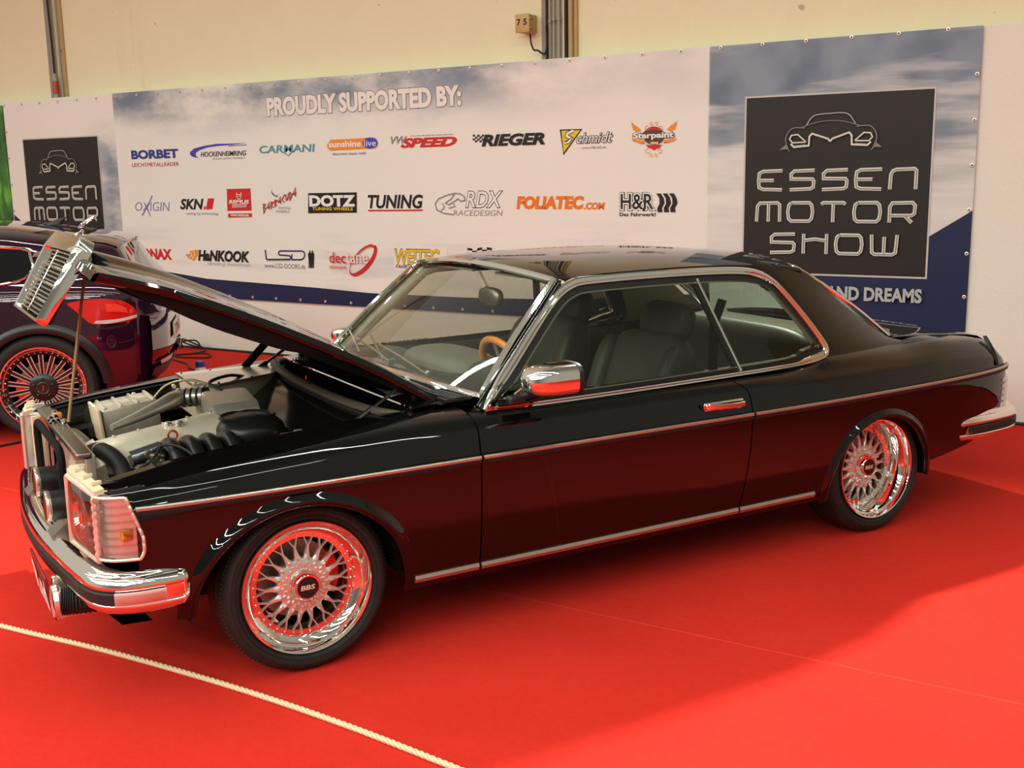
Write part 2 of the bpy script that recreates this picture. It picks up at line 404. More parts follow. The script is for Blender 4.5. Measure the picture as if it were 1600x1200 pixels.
pr = Print(); pr.poly([(-7.91, .512), (1.9215, .512), (1.9215, 1.362), (1.651, 1.186), (1.3, 1.04), (.9, .92), (.5, .83), (.13, .76), (-1, .665), (-2, .64), (-3, .637), (-3.6, .66), (-5, .695), (-6.14, .80), (-6.8, .92), (-7.65, 1.14), (-7.91, 1.30)], INK['night'])
o = pr.build('printed_swoosh', bn); o['label'] = 'navy field sweeping along the lower edge'
GL = {'E': [[(1, .98), (.22, .96), (.06, .86), (.03, .5), (.06, .14), (.22, .05), (1, .02)], [(.06, .5), (.66, .5)]],
      'S': [[(1, .98), (.20, .95), (.07, .80), (.08, .56), (.92, .54), (.98, .44), (.96, .14), (.85, .06), (.03, .02)]],
      'n': [[(.03, 0), (.05, .70), (.12, .88), (.25, .95), (.9, .97), (.97, .88), (.97, 0)]],
      'M': [[(.03, 0), (.06, .78), (.16, .94), (.86, .96), (.96, .86), (.97, 0)], [(.51, .94), (.51, 0)]],
      'O': [[(.15, .96), (.85, .96), (.95, .84), (.99, .5), (.95, .16), (.85, .04), (.15, .04), (.05, .16), (.01, .5), (.05, .84), (.15, .96)]],
      'T': [[(.03, .88), (.12, .96), (.88, .96), (.97, .88)], [(.5, .94), (.5, 0)]],
      'R': [[(.05, 0), (.05, .75), (.14, .94), (.86, .96), (.96, .82), (.94, .44), (.84, .34), (.10, .34)], [(.60, .34), (.86, 0)]],
      'H': [[(.06, 1), (.06, 0)], [(.94, 1), (.94, 0)], [(.06, .66), (.5, .74), (.94, .66)]],
      'W': [[(.05, 1), (.08, .14), (.18, .04), (.82, .04), (.93, .14), (.97, 1)], [(.51, .9), (.51, .05)]]}
def show_panel(u0, z0, w, h, label, slog):
    p = Print(-.003); X = lambda a: u0+a*w; Z = lambda a: z0+a*h
    p.poly([(u0-.012, z0-.012), (u0+w+.012, z0-.012), (u0+w+.012, z0+h+.012), (u0-.012, z0+h+.012)], INK['edge'])
    p.poly([(u0, z0), (u0+w, z0), (u0+w, z0+h), (u0, z0+h)], INK['black2'])
    for word, a, b, zb in (('ESSEn', .075, .935, .475), ('MOTOR', .07, .94, .295), ('SHOW', .155, .855, .115)):
        n = len(word); pitch = (b-a)/(n-.22)
        for i, ch in enumerate(word):
            lw = pitch*.78; lh = .113
            for pl in GL[ch]:
                q = [(X(a+i*pitch+x*lw), Z(zb+y*lh)) for x, y in pl]
                p.stroke(q, .023, INK['silver'])
            for pl in GL[ch]:
                q = [(X(a+i*pitch+x*lw)+.001, Z(zb+y*lh)-.002) for x, y in pl]
                p.stroke(q, .007, INK['steel'])
    def cx(pts): return [(X(a), Z(b)) for a, b in pts]
    def arc(pts, w_, m): p.stroke(catmull([np.array(q) for q in cx(pts)], 6), w_, m)
    arc([(.345, .835), (.385, .885), (.48, .895), (.565, .89), (.61, .835)], .006, INK['mist'])
    arc([(.32, .825), (.42, .852), (.53, .852), (.63, .825)], .005, INK['steel'])
    for sgn in (1, -1):
        f = lambda pts: [(.478+sgn*(a-.478), b) for a, b in pts]
        arc(f([(.34, .82), (.27, .82), (.235, .775), (.24, .72), (.258, .692)]), .007, INK['steel'])
        p.stroke(cx(f([(.478, .742), (.466, .757), (.378, .788), (.364, .772), (.362, .722), (.28, .716), (.262, .735)])), .012, INK['silver'])
        p.stroke(cx(f([(.348, .742), (.30, .785), (.265, .782), (.255, .76), (.272, .74), (.348, .742)])), .009, INK['silver'])
        p.stroke(cx(f([(.345, .727), (.285, .722)])), .006, INK['mist'])
        p.poly(cx(f([(.252, .705), (.20, .703), (.24, .735)])), INK['steel'])
    if slog: p.text('FOR DRIVERS AND DREAMS', (.397, .758, 1.645, .853), INK['mist'], .04)
    o = p.build('printed_panel', bn); o['label'] = label
show_panel(.41, .930, 1.244, 1.20, 'black square with silver lettering right of the logos', True)
show_panel(-7.631, .89, 1.20, 1.198, 'black square with silver lettering at the left end', False)
LOGOS=[('white heading lettering across the top of the banner',[('t','PROUDLY SUPPORTED BY:',(-4.091,2.189,-1.978,2.354),'white',0.05,0,('grey',0.03))]),('blue slab lettering over a thin red line of text',[('t','BORBET',(-5.941,1.849,-5.273,1.937),'navy',0.045,0,None),('t','LEICHTMETALLRÄDER',(-5.939,1.775,-5.273,1.82),'dred',0,0,None)]),('violet swoosh over dark italic lettering',[('p',[(-4.356,1.967),(-4.521,1.964),(-4.744,1.967),(-4.916,1.954),(-5.054,1.931),(-5.11,1.9),(-5.112,1.875),(-5.081,1.857),(-4.995,1.84),(-5.035,1.862),(-5.035,1.891),(-4.988,1.913),(-4.88,1.937),(-4.746,1.947),(-4.559,1.952)],'violet'),('s',[(-4.597,1.943),(-4.467,1.947),(-4.367,1.946)],0.006,'violet',0),('t','HOCKENHEIMRING',(-4.969,1.852,-4.377,1.898),'ink',0.01,0.25,None),('t','BADEN-WÜRTTEMBERG',(-4.811,1.824,-4.394,1.841),'grey',0,0,None)]),('teal outlined lettering',[('t','CARMANI',(-4.211,1.865,-3.545,1.934),'teal',0.02,0.1,('white',-0.012)),('s',[(-3.929,1.873),(-3.859,1.838),(-3.795,1.885)],0.008,'teal',0)]),('orange and blue pill with white lettering',[('p',[(-3.364,1.961),(-3.405,1.919),(-3.399,1.889),(-3.369,1.87),(-2.878,1.874),(-2.849,1.889),(-2.842,1.924),(-2.855,1.957),(-2.882,1.967),(-3.344,1.963)],'orange'),('p',[(-2.84,1.92),(-2.842,1.911),(-2.848,1.902),(-2.856,1.894),(-2.866,1.888),(-2.879,1.882),(-2.894,1.878),(-2.909,1.876),(-2.925,1.875),(-2.942,1.877),(-2.957,1.88),(-2.971,1.885),(-2.984,1.891),(-2.994,1.898),(-3.001,1.907),(-3.005,1.916),(-3.006,1.925),(-3.004,1.934),(-2.999,1.943),(-2.991,1.95),(-2.98,1.957),(-2.967,1.963),(-2.953,1.967),(-2.937,1.969),(-2.921,1.969),(-2.905,1.968),(-2.889,1.965),(-2.875,1.96),(-2.863,1.954),(-2.853,1.946),(-2.846,1.938),(-2.842,1.929)],'blue'),('t','sunshine',(-3.383,1.896,-3.022,1.948),'pwhite',0.03,0,None),('t','live',(-2.988,1.896,-2.861,1.949),'pwhite',0,0,None),('t','electronic music radio',(-3.346,1.83,-2.971,1.852),'blue',0,0,None)]),('red heavy italic lettering with small grey letters',[('t','VW',(-2.703,1.906,-2.53,1.969),'grey',0.03,0.3,None),('t','SPEED',(-2.602,1.871,-2.029,1.951),'red',0.05,0.35,None),('t','DAS TUNING-MAGAZIN FÜR VOLKSWAGEN-FANS',(-2.495,1.963,-2.065,1.972),'ink',0.01,0.2,None)]),('black chequered flag beside heavy black italic lettering',[('p',[(-1.874,1.957),(-1.851,1.958),(-1.855,1.943),(-1.877,1.943)],'ink'),('p',[(-1.874,1.928),(-1.852,1.929),(-1.855,1.914),(-1.878,1.914)],'ink'),('p',[(-1.852,1.942),(-1.83,1.943),(-1.833,1.928),(-1.855,1.928)],'ink'),('p',[(-1.853,1.913),(-1.83,1.913),(-1.834,1.899),(-1.856,1.898)],'ink'),('p',[(-1.829,1.956),(-1.807,1.956),(-1.81,1.942),(-1.832,1.941)],'ink'),('p',[(-1.83,1.927),(-1.808,1.927),(-1.811,1.913),(-1.833,1.912)],'ink'),('p',[(-1.808,1.941),(-1.786,1.941),(-1.789,1.927),(-1.811,1.926)],'ink'),('p',[(-1.809,1.911),(-1.787,1.912),(-1.79,1.897),(-1.812,1.897)],'ink'),('p',[(-1.785,1.955),(-1.763,1.955),(-1.767,1.941),(-1.789,1.94)],'ink'),('p',[(-1.786,1.925),(-1.764,1.926),(-1.767,1.911),(-1.789,1.911)],'ink'),('t','RIEGER',(-1.791,1.862,-1.205,1.955),'ink',0.045,0.25,None)]),('yellow triangle with white script lettering',[('p',[(-1.076,1.971),(-0.881,1.968),(-1.045,1.777)],'ink'),('p',[(-1.061,1.961),(-0.899,1.959),(-1.043,1.796)],'yellow'),('s',[(-0.956,1.96),(-1.009,1.938),(-1.016,1.919),(-0.978,1.902),(-0.997,1.878),(-1.035,1.868)],0.03,'ink',0),('s',[(-0.956,1.96),(-1.009,1.938),(-1.016,1.919),(-0.978,1.902),(-0.997,1.878),(-1.035,1.868)],0.018,'pwhite',0),('s',[(-1.029,1.871),(-0.966,1.912)],0.006,'ink',0),('t','chmidt',(-0.929,1.863,-0.625,1.938),'pwhite',0.0,0.35,('ink',0.045)),('t','www.FELGE.de',(-0.886,1.821,-0.681,1.837),'grey',0.01,0,None)]),('winged emblem with pale gothic lettering on a dark oval',[('p',[(-0.475,2.008),(-0.448,1.984),(-0.417,1.965),(-0.392,1.941),(-0.409,1.931),(-0.436,1.932),(-0.448,1.942),(-0.463,1.946),(-0.458,1.953),(-0.469,1.966),(-0.462,1.969),(-0.474,1.985),(-0.468,1.986)],'orange'),('p',[(-0.109,2.001),(-0.134,1.979),(-0.164,1.963),(-0.188,1.94),(-0.171,1.93),(-0.145,1.929),(-0.134,1.938),(-0.119,1.941),(-0.125,1.948),(-0.114,1.96),(-0.121,1.963),(-0.109,1.978),(-0.116,1.98)],'orange'),('p',[(-0.469,1.877),(-0.455,1.887),(-0.417,1.872),(-0.355,1.867),(-0.37,1.84),(-0.416,1.85),(-0.451,1.86)],'orange'),('p',[(-0.109,1.873),(-0.142,1.873),(-0.18,1.869),(-0.217,1.863),(-0.21,1.842),(-0.172,1.848),(-0.134,1.854)],'orange'),('p',[(-0.206,1.897),(-0.208,1.884),(-0.212,1.872),(-0.22,1.861),(-0.23,1.852),(-0.243,1.844),(-0.257,1.838),(-0.273,1.835),(-0.289,1.834),(-0.306,1.836),(-0.322,1.84),(-0.336,1.847),(-0.349,1.855),(-0.36,1.865),(-0.368,1.877),(-0.372,1.889),(-0.374,1.902),(-0.373,1.915),(-0.368,1.927),(-0.36,1.938),(-0.35,1.947),(-0.337,1.955),(-0.322,1.961),(-0.307,1.964),(-0.29,1.964),(-0.274,1.963),(-0.258,1.958),(-0.244,1.952),(-0.231,1.943),(-0.221,1.933),(-0.213,1.922),(-0.208,1.909)],'brown'),('p',[(-0.191,1.903),(-0.193,1.897),(-0.199,1.891),(-0.208,1.886),(-0.22,1.881),(-0.235,1.878),(-0.252,1.875),(-0.27,1.874),(-0.29,1.874),(-0.309,1.875),(-0.328,1.877),(-0.345,1.881),(-0.36,1.885),(-0.373,1.891),(-0.382,1.897),(-0.388,1.903),(-0.39,1.909),(-0.388,1.916),(-0.382,1.922),(-0.373,1.927),(-0.36,1.932),(-0.345,1.935),(-0.328,1.938),(-0.309,1.939),(-0.29,1.939),(-0.271,1.937),(-0.252,1.935),(-0.235,1.931),(-0.22,1.927),(-0.208,1.922),(-0.199,1.916),(-0.193,1.909)],'brown'),('p',[(-0.354,1.836),(-0.225,1.832),(-0.243,1.812),(-0.274,1.806),(-0.289,1.793),(-0.308,1.807),(-0.335,1.815)],'red'),('p',[(-0.325,1.955),(-0.309,1.956),(-0.29,1.968),(-0.275,1.955),(-0.256,1.953),(-0.233,1.938),(-0.351,1.943)],'red'),('s',[(-0.328,1.955),(-0.329,1.95),(-0.333,1.945),(-0.338,1.942),(-0.344,1.942),(-0.351,1.943),(-0.356,1.947),(-0.359,1.952),(-0.36,1.958),(-0.358,1.963),(-0.354,1.967),(-0.348,1.97),(-0.342,1.97),(-0.336,1.968)],0.004,'orange',0),('s',[(-0.255,1.953),(-0.254,1.958),(-0.25,1.963),(-0.245,1.966),(-0.238,1.967),(-0.232,1.965),(-0.227,1.961),(-0.224,1.956),(-0.223,1.951),(-0.225,1.945),(-0.229,1.941),(-0.234,1.938),(-0.241,1.938),(-0.247,1.94)],0.004,'orange',0),('s',[(-0.322,1.79),(-0.323,1.784),(-0.327,1.779),(-0.333,1.776),(-0.339,1.775),(-0.346,1.777),(-0.352,1.781),(-0.355,1.786),(-0.356,1.793),(-0.354,1.798),(-0.35,1.803),(-0.344,1.806),(-0.337,1.806),(-0.33,1.804)],0.004,'orange',0),('s',[(-0.262,1.789),(-0.261,1.795),(-0.257,1.8),(-0.251,1.803),(-0.245,1.804),(-0.238,1.802),(-0.232,1.798),(-0.229,1.793),(-0.228,1.787),(-0.23,1.781),(-0.234,1.776),(-0.24,1.774),(-0.247,1.773),(-0.254,1.775)],0.004,'orange',0),('s',[(-0.298,1.985),(-0.299,1.981),(-0.302,1.978),(-0.305,1.976),(-0.31,1.975),(-0.314,1.976),(-0.318,1.979),(-0.32,1.983),(-0.321,1.987),(-0.32,1.991),(-0.317,1.994),(-0.313,1.995),(-0.308,1.996),(-0.304,1.994)],0.004,'orange',0),('s',[(-0.283,1.986),(-0.282,1.99),(-0.279,1.993),(-0.276,1.996),(-0.271,1.996),(-0.267,1.995),(-0.263,1.992),(-0.261,1.989),(-0.26,1.985),(-0.261,1.981),(-0.264,1.978),(-0.268,1.976),(-0.273,1.976),(-0.277,1.977)],0.004,'orange',0),('s',[(-0.299,1.761),(-0.3,1.757),(-0.302,1.754),(-0.306,1.752),(-0.31,1.751),(-0.314,1.752),(-0.318,1.755),(-0.32,1.758),(-0.32,1.762),(-0.319,1.766),(-0.317,1.768),(-0.313,1.77),(-0.309,1.77),(-0.304,1.769)],0.004,'orange',0),('s',[(-0.284,1.76),(-0.283,1.764),(-0.281,1.767),(-0.277,1.769),(-0.273,1.77),(-0.269,1.769),(-0.265,1.766),(-0.263,1.763),(-0.263,1.759),(-0.264,1.755),(-0.267,1.752),(-0.27,1.751),(-0.275,1.75),(-0.279,1.752)],0.004,'orange',0),('t','Starpaint',(-0.455,1.87,-0.132,1.925),'pwhite',0.035,0,('brown',0.06)),('p',[(-0.314,1.856),(-0.251,1.854),(-0.251,1.837),(-0.314,1.839)],'cream'),('t','custom  painting factory',(-0.405,1.844,-0.164,1.85),'ink',0,0.2,None)]),('thin blue violet lettering crossed by a large slanted stroke',[('t','OXIGIN',(-5.942,1.343,-5.443,1.43),'violet2',-0.012,0.2,None),('s',[(-5.682,1.495),(-5.744,1.407),(-5.851,1.298)],0.012,'violet2',0),('s',[(-5.802,1.418),(-5.77,1.364),(-5.73,1.291)],0.01,'violet2',0)]),('black italic letters with a red block',[('t','SKN',(-5.299,1.358,-4.974,1.461),'ink',0.035,0.25,None),('p',[(-4.947,1.359),(-4.861,1.363),(-4.829,1.464),(-4.912,1.463)],'red'),('p',[(-4.978,1.359),(-4.954,1.359),(-4.946,1.387),(-4.969,1.387)],'red'),('t','tuning by technology',(-5.219,1.303,-4.78,1.332),'grey',0,0,None)]),('red square with an animal head above a red strip',[('p',[(-4.665,1.346),(-4.353,1.35),(-4.351,1.552),(-4.654,1.55)],'red'),('p',[(-4.659,1.284),(-4.354,1.29),(-4.351,1.325),(-4.656,1.322)],'red'),('s',[(-4.531,1.512),(-4.521,1.496),(-4.482,1.496),(-4.471,1.516),(-4.47,1.485),(-4.487,1.464),(-4.505,1.449),(-4.522,1.464),(-4.533,1.483)],0.006,'pwhite',1),('s',[(-4.52,1.483),(-4.508,1.478)],0.006,'pwhite',0),('s',[(-4.481,1.484),(-4.495,1.478)],0.006,'pwhite',0),('t','REMUS',(-4.635,1.413,-4.376,1.448),'pwhite',0.035,0.15,None),('s',[(-4.592,1.403),(-4.412,1.409),(-4.414,1.385),(-4.594,1.379)],0.004,'pwhite',1),('t','SPORTEXHAUST',(-4.587,1.382,-4.418,1.401),'pwhite',0,0,None),('t','www.remus.eu',(-4.622,1.295,-4.389,1.316),'pwhite',0.02,0,None)]),('scratchy red lettering rising to the right below a grey fish',[('s',[(-4.202,1.413),(-4.2,1.335)],0.011,'dred',0),('s',[(-4.203,1.402),(-4.171,1.407),(-4.197,1.372),(-4.168,1.369),(-4.205,1.322)],0.011,'dred',0),('s',[(-4.159,1.37),(-4.125,1.424),(-4.128,1.359)],0.011,'dred',0),('s',[(-4.157,1.371),(-4.115,1.39)],0.011,'dred',0),('s',[(-4.103,1.431),(-4.104,1.361)],0.011,'dred',0),('s',[(-4.108,1.427),(-4.072,1.426),(-4.099,1.398),(-4.074,1.376)],0.011,'dred',0),('s',[(-4.055,1.448),(-4.056,1.378)],0.011,'dred',0),('s',[(-4.06,1.444),(-4.024,1.443),(-4.052,1.415),(-4.026,1.393)],0.011,'dred',0),('s',[(-4.015,1.422),(-3.982,1.475),(-3.985,1.41)],0.011,'dred',0),('s',[(-4.013,1.422),(-3.972,1.441)],0.011,'dred',0),('s',[(-3.926,1.498),(-3.963,1.452),(-3.936,1.422)],0.011,'dred',0),('s',[(-3.914,1.496),(-3.913,1.444),(-3.892,1.455),(-3.882,1.508)],0.011,'dred',0),('s',[(-3.866,1.521),(-3.867,1.449)],0.011,'dred',0),('s',[(-3.871,1.514),(-3.833,1.497),(-3.874,1.44)],0.011,'dred',0),('s',[(-3.827,1.493),(-3.794,1.555),(-3.798,1.477)],0.011,'dred',0),('s',[(-3.825,1.494),(-3.785,1.513)],0.011,'dred',0),('p',[(-4.069,1.557),(-4.084,1.526),(-4.081,1.503),(-4.035,1.487),(-3.987,1.506),(-3.952,1.518),(-4.008,1.497),(-4.026,1.471),(-4.061,1.486),(-4.09,1.526)],'grey'),('t','RACING',(-4.013,1.366,-3.866,1.386),'grey',0,0.25,None),('t','WHEELS',(-4.042,1.334,-3.88,1.356),'grey',0,0.25,None)]),('black box with white and yellow lettering',[('p',[(-3.661,1.327),(-3.102,1.334),(-3.093,1.509),(-3.649,1.505)],'ink'),('t','DOTZ',(-3.641,1.385,-3.113,1.487),'pwhite',0.05,0,None),('t','TUNING WHEELS',(-3.609,1.353,-3.144,1.381),'yellow',0.025,0,None)]),('heavy black italic lettering underlined in red',[('t','TUNING',(-2.974,1.37,-2.388,1.487),'ink',0.03,0.2,None),('p',[(-2.975,1.346),(-2.393,1.35),(-2.393,1.363),(-2.974,1.359)],'red')]),('grey outlined letters beside a springing cat outline',[('t','RDX',(-1.957,1.381,-1.608,1.509),'pwhite',0.01,0.25,('ink',0.03)),('t','RACEDESIGN',(-2.083,1.314,-1.604,1.358),'grey',-0.01,0.2,None),('s',[(-1.972,1.471),(-2.013,1.491),(-2.064,1.495),(-2.149,1.478),(-2.227,1.451),(-2.264,1.409),(-2.248,1.36),(-2.18,1.332),(-2.086,1.322)],0.01,'grey',0),('s',[(-1.972,1.471),(-1.964,1.436),(-2.007,1.43),(-2.031,1.45),(-2.083,1.423),(-2.126,1.402),(-2.16,1.416),(-2.099,1.45),(-2.064,1.495)],0.01,'grey',0),('s',[(-2.194,1.416),(-2.17,1.381),(-2.205,1.353)],0.008,'grey',0),('s',[(-2.083,1.423),(-2.067,1.388),(-2.127,1.374)],0.008,'grey',0)]),('orange heavy italic web address',[('t','FOLIATEC',(-1.476,1.366,-0.869,1.469),'orange2',0.06,0.15,None),('t','.COM',(-0.872,1.365,-0.691,1.419),'orange2',0.05,0.15,None)]),('black outlined letters followed by three wavy black bars',[('t','H&R',(-0.558,1.366,-0.288,1.481),'ink',0.03,0,('ink',0.085)),('t','H&R',(-0.558,1.366,-0.288,1.481),'ink',0.015,0,('pwhite',0.06)),('p',[(-0.269,1.483),(-0.243,1.45),(-0.241,1.408),(-0.259,1.377),(-0.256,1.347),(-0.216,1.347),(-0.222,1.377),(-0.202,1.413),(-0.209,1.45),(-0.231,1.483)],'ink'),('p',[(-0.217,1.483),(-0.192,1.45),(-0.189,1.408),(-0.207,1.377),(-0.204,1.347),(-0.164,1.347),(-0.17,1.377),(-0.15,1.413),(-0.158,1.45),(-0.18,1.483)],'ink'),('p',[(-0.166,1.483),(-0.14,1.449),(-0.138,1.408),(-0.156,1.377),(-0.153,1.347),(-0.113,1.348),(-0.119,1.377),(-0.099,1.413),(-0.107,1.449),(-0.128,1.483)],'ink'),('t','Das Fahrwerk!',(-0.567,1.317,-0.27,1.343),'ink',0.02,0,None)]),('red narrow heavy lettering half hidden by the raised bonnet',[('t','SONAX',(-5.955,0.863,-5.465,0.972),'red',0.05,0,None)]),('black italic lettering beside an orange flame',[('p',[(-5.274,0.922),(-5.203,0.932),(-5.206,0.963),(-5.17,0.957),(-5.159,0.971),(-5.134,0.967),(-5.119,0.973),(-5.09,0.972),(-5.105,0.916),(-5.16,0.862),(-5.227,0.886)],'orange'),('s',[(-5.188,0.942),(-5.186,0.915),(-5.213,0.893)],0.008,'pwhite',0),('s',[(-5.15,0.961),(-5.145,0.915),(-5.188,0.877)],0.008,'pwhite',0),('t','HaNKOOK',(-5.1,0.865,-4.412,0.973),'ink',0.045,0.2,None),('t','driving emotion',(-4.973,0.816,-4.415,0.865),'pale',0,0.2,None)]),('dark violet rounded letters beside two black standing figures',[('s',[(-4.208,0.989),(-4.201,0.91),(-4.186,0.901),(-3.911,0.909),(-3.899,0.921),(-3.904,0.937),(-3.919,0.942),(-4.034,0.946),(-4.047,0.957),(-4.039,0.977),(-4.021,0.983),(-3.755,0.988),(-3.731,0.976),(-3.728,0.945),(-3.745,0.921),(-3.771,0.909),(-3.885,0.906),(-3.883,0.957)],0.014,'dviolet',0),('s',[(-4.216,0.995),(-4.209,0.904),(-4.19,0.888),(-3.896,0.898)],0.004,'grey',0),('t','www.LSD-DOORS.de',(-4.227,0.824,-3.725,0.869),'grey',0,0,None),('p',[(-3.667,0.996),(-3.657,0.996),(-3.654,0.977),(-3.643,0.966),(-3.649,0.908),(-3.655,0.843),(-3.649,0.838),(-3.672,0.837),(-3.665,0.9),(-3.678,0.837),(-3.694,0.836),(-3.685,0.846),(-3.683,0.915),(-3.688,0.961),(-3.673,0.975)],'ink'),('p',[(-3.637,0.997),(-3.627,0.997),(-3.624,0.978),(-3.612,0.967),(-3.618,0.909),(-3.625,0.844),(-3.619,0.838),(-3.641,0.838),(-3.635,0.901),(-3.647,0.838),(-3.664,0.837),(-3.655,0.847),(-3.652,0.916),(-3.657,0.962),(-3.642,0.976)],'ink')]),('red tilted ring around pale lettering',[('p',[(-2.911,1.057),(-2.901,1.048),(-2.932,1.033),(-2.938,1.04)],'red'),('p',[(-2.901,1.048),(-2.895,1.036),(-2.929,1.024),(-2.932,1.033)],'red'),('p',[(-2.895,1.036),(-2.892,1.022),(-2.929,1.013),(-2.929,1.024)],'red'),('p',[(-2.892,1.022),(-2.893,1.005),(-2.932,0.999),(-2.929,1.013)],'red'),('p',[(-2.893,1.005),(-2.898,0.986),(-2.939,0.983),(-2.932,0.999)],'red'),('p',[(-2.898,0.986),(-2.907,0.965),(-2.949,0.966),(-2.939,0.983)],'red'),('p',[(-2.907,0.965),(-2.919,0.944),(-2.961,0.948),(-2.949,0.966)],'red'),('p',[(-2.919,0.944),(-2.934,0.922),(-2.976,0.93),(-2.961,0.948)],'red'),('p',[(-2.934,0.922),(-2.952,0.899),(-2.994,0.911),(-2.976,0.93)],'red'),('p',[(-2.952,0.899),(-2.973,0.878),(-3.013,0.893),(-2.994,0.911)],'red'),('p',[(-2.973,0.878),(-2.995,0.857),(-3.033,0.875),(-3.013,0.893)],'red'),('p',[(-2.995,0.857),(-3.019,0.838),(-3.054,0.859),(-3.033,0.875)],'red'),('p',[(-3.019,0.838),(-3.044,0.821),(-3.075,0.844),(-3.054,0.859)],'red'),('p',[(-3.044,0.821),(-3.069,0.807),(-3.097,0.831),(-3.075,0.844)],'red'),('p',[(-3.069,0.807),(-3.093,0.795),(-3.117,0.821),(-3.097,0.831)],'red'),('p',[(-3.093,0.795),(-3.116,0.787),(-3.136,0.813),(-3.117,0.821)],'red'),('p',[(-3.116,0.787),(-3.138,0.781),(-3.153,0.808),(-3.136,0.813)],'red'),('p',[(-3.138,0.781),(-3.158,0.78),(-3.169,0.805),(-3.153,0.808)],'red'),('p',[(-3.158,0.78),(-3.174,0.782),(-3.181,0.806),(-3.169,0.805)],'red'),('p',[(-3.174,0.782),(-3.188,0.787),(-3.191,0.81),(-3.181,0.806)],'red'),('p',[(-3.188,0.787),(-3.198,0.796),(-3.197,0.817),(-3.191,0.81)],'red'),('p',[(-3.198,0.796),(-3.205,0.808),(-3.2,0.826),(-3.197,0.817)],'red'),('p',[(-3.205,0.808),(-3.208,0.823),(-3.2,0.838),(-3.2,0.826)],'red'),('p',[(-3.208,0.823),(-3.206,0.84),(-3.197,0.852),(-3.2,0.838)],'red'),('p',[(-3.206,0.84),(-3.201,0.86),(-3.19,0.868),(-3.197,0.852)],'red'),('p',[(-3.201,0.86),(-3.192,0.881),(-3.18,0.885),(-3.19,0.868)],'red'),('p',[(-3.192,0.881),(-3.179,0.903),(-3.167,0.903),(-3.18,0.885)],'red'),('p',[(-3.179,0.903),(-3.164,0.925),(-3.151,0.922),(-3.167,0.903)],'red'),('p',[(-3.164,0.925),(-3.145,0.948),(-3.134,0.941),(-3.151,0.922)],'red'),('p',[(-3.145,0.948),(-3.124,0.969),(-3.114,0.959),(-3.134,0.941)],'red'),('p',[(-3.124,0.969),(-3.101,0.99),(-3.094,0.977),(-3.114,0.959)],'red'),('p',[(-3.101,0.99),(-3.077,1.009),(-3.073,0.993),(-3.094,0.977)],'red'),('p',[(-3.077,1.009),(-3.053,1.025),(-3.051,1.008),(-3.073,0.993)],'red'),('p',[(-3.053,1.025),(-3.028,1.039),(-3.03,1.02),(-3.051,1.008)],'red'),('p',[(-3.028,1.039),(-3.004,1.05),(-3.01,1.03),(-3.03,1.02)],'red'),('p',[(-3.004,1.05),(-2.981,1.058),(-2.992,1.038),(-3.01,1.03)],'red'),('p',[(-2.981,1.058),(-2.96,1.063),(-2.975,1.043),(-2.992,1.038)],'red'),('p',[(-2.96,1.063),(-2.941,1.065),(-2.96,1.045),(-2.975,1.043)],'red'),('p',[(-2.941,1.065),(-2.925,1.062),(-2.948,1.044),(-2.96,1.045)],'red'),('p',[(-2.925,1.062),(-2.911,1.057),(-2.938,1.04),(-2.948,1.044)],'red'),('t','dec',(-3.425,0.891,-3.237,0.986),'red',0.01,0,None),('t','tane',(-3.233,0.896,-2.988,0.981),'white',-0.005,0,('lred',0.02)),('t','autocouture',(-3.426,0.842,-3.238,0.872),'red',0.01,0,None)]),('yellow outlined lettering on a pale square cut by the car roof',[('p',[(-2.714,0.837),(-2.162,0.853),(-2.155,1.052),(-2.705,1.037)],'pwhite2'),('t','WEITEC',(-2.7,0.899,-2.237,1.029),'yellow',0.01,0.1,('ink',0.03)),('p',[(-2.626,1.002),(-2.238,1.016),(-2.237,1.03),(-2.625,1.017)],'yellow'),('t','FAHRWERKE',(-2.696,0.864,-2.4,0.895),'ink',0.015,0.2,None)]),('wavy black chequered flag just above the car roof',[('p',[(-1.953,1.052),(-1.904,1.047),(-1.905,1.029),(-1.953,1.033)],'ink'),('p',[(-1.954,1.014),(-1.905,1.01),(-1.906,0.991),(-1.954,0.996)],'ink'),('p',[(-1.905,1.029),(-1.857,1.032),(-1.857,1.014),(-1.905,1.01)],'ink'),('p',[(-1.856,1.051),(-1.809,1.059),(-1.809,1.04),(-1.857,1.032)],'ink'),('p',[(-1.857,1.014),(-1.809,1.022),(-1.81,1.003),(-1.858,0.995)],'ink'),('p',[(-1.809,1.04),(-1.762,1.042),(-1.762,1.024),(-1.809,1.022)],'ink'),('p',[(-1.761,1.061),(-1.714,1.056),(-1.714,1.037),(-1.762,1.042)],'ink'),('p',[(-1.762,1.024),(-1.715,1.018),(-1.715,1.0),(-1.762,1.005)],'ink'),('p',[(-1.714,1.037),(-1.668,1.033),(-1.668,1.015),(-1.715,1.018)],'ink')])]
for lab, prims in LOGOS:
    p = Print(-.003)
    for q in prims:
        if q[0] == 't':
            ol = (INK[q[6][0]], q[6][1]) if q[6] else None
            p.text(q[1], q[2], INK[q[3]], q[4], q[5], ol)
        elif q[0] == 'p': p.poly(q[1], INK[q[2]])
        else: p.stroke(q[1], q[2], INK[q[3]], bool(q[4]))
    o = p.build('printed_logo', bn); o['label'] = lab
g = MB().lathe([(.0045, -.004), (.007, -.0055), (.0125, -.0045), (.0135, -.001)], (0, 0, 0), 'y', 16); g.disc((0, -.001, 0), .0055, 'y', 12, 1)
gpos = [(-7.90+.3005*i, 2.455+.001*i) for i in range(33) if -7.9+.3005*i < 1.92]+[(1.902, 2.205-.279*k) for k in range(6)]+[(-7.90, 2.18-.28*k) for k in range(4)]+[(-5.0+.2985*k, .540) for k in range(12)]
g0 = g.build('grommet', [M_ALU, M_DARK], bn)
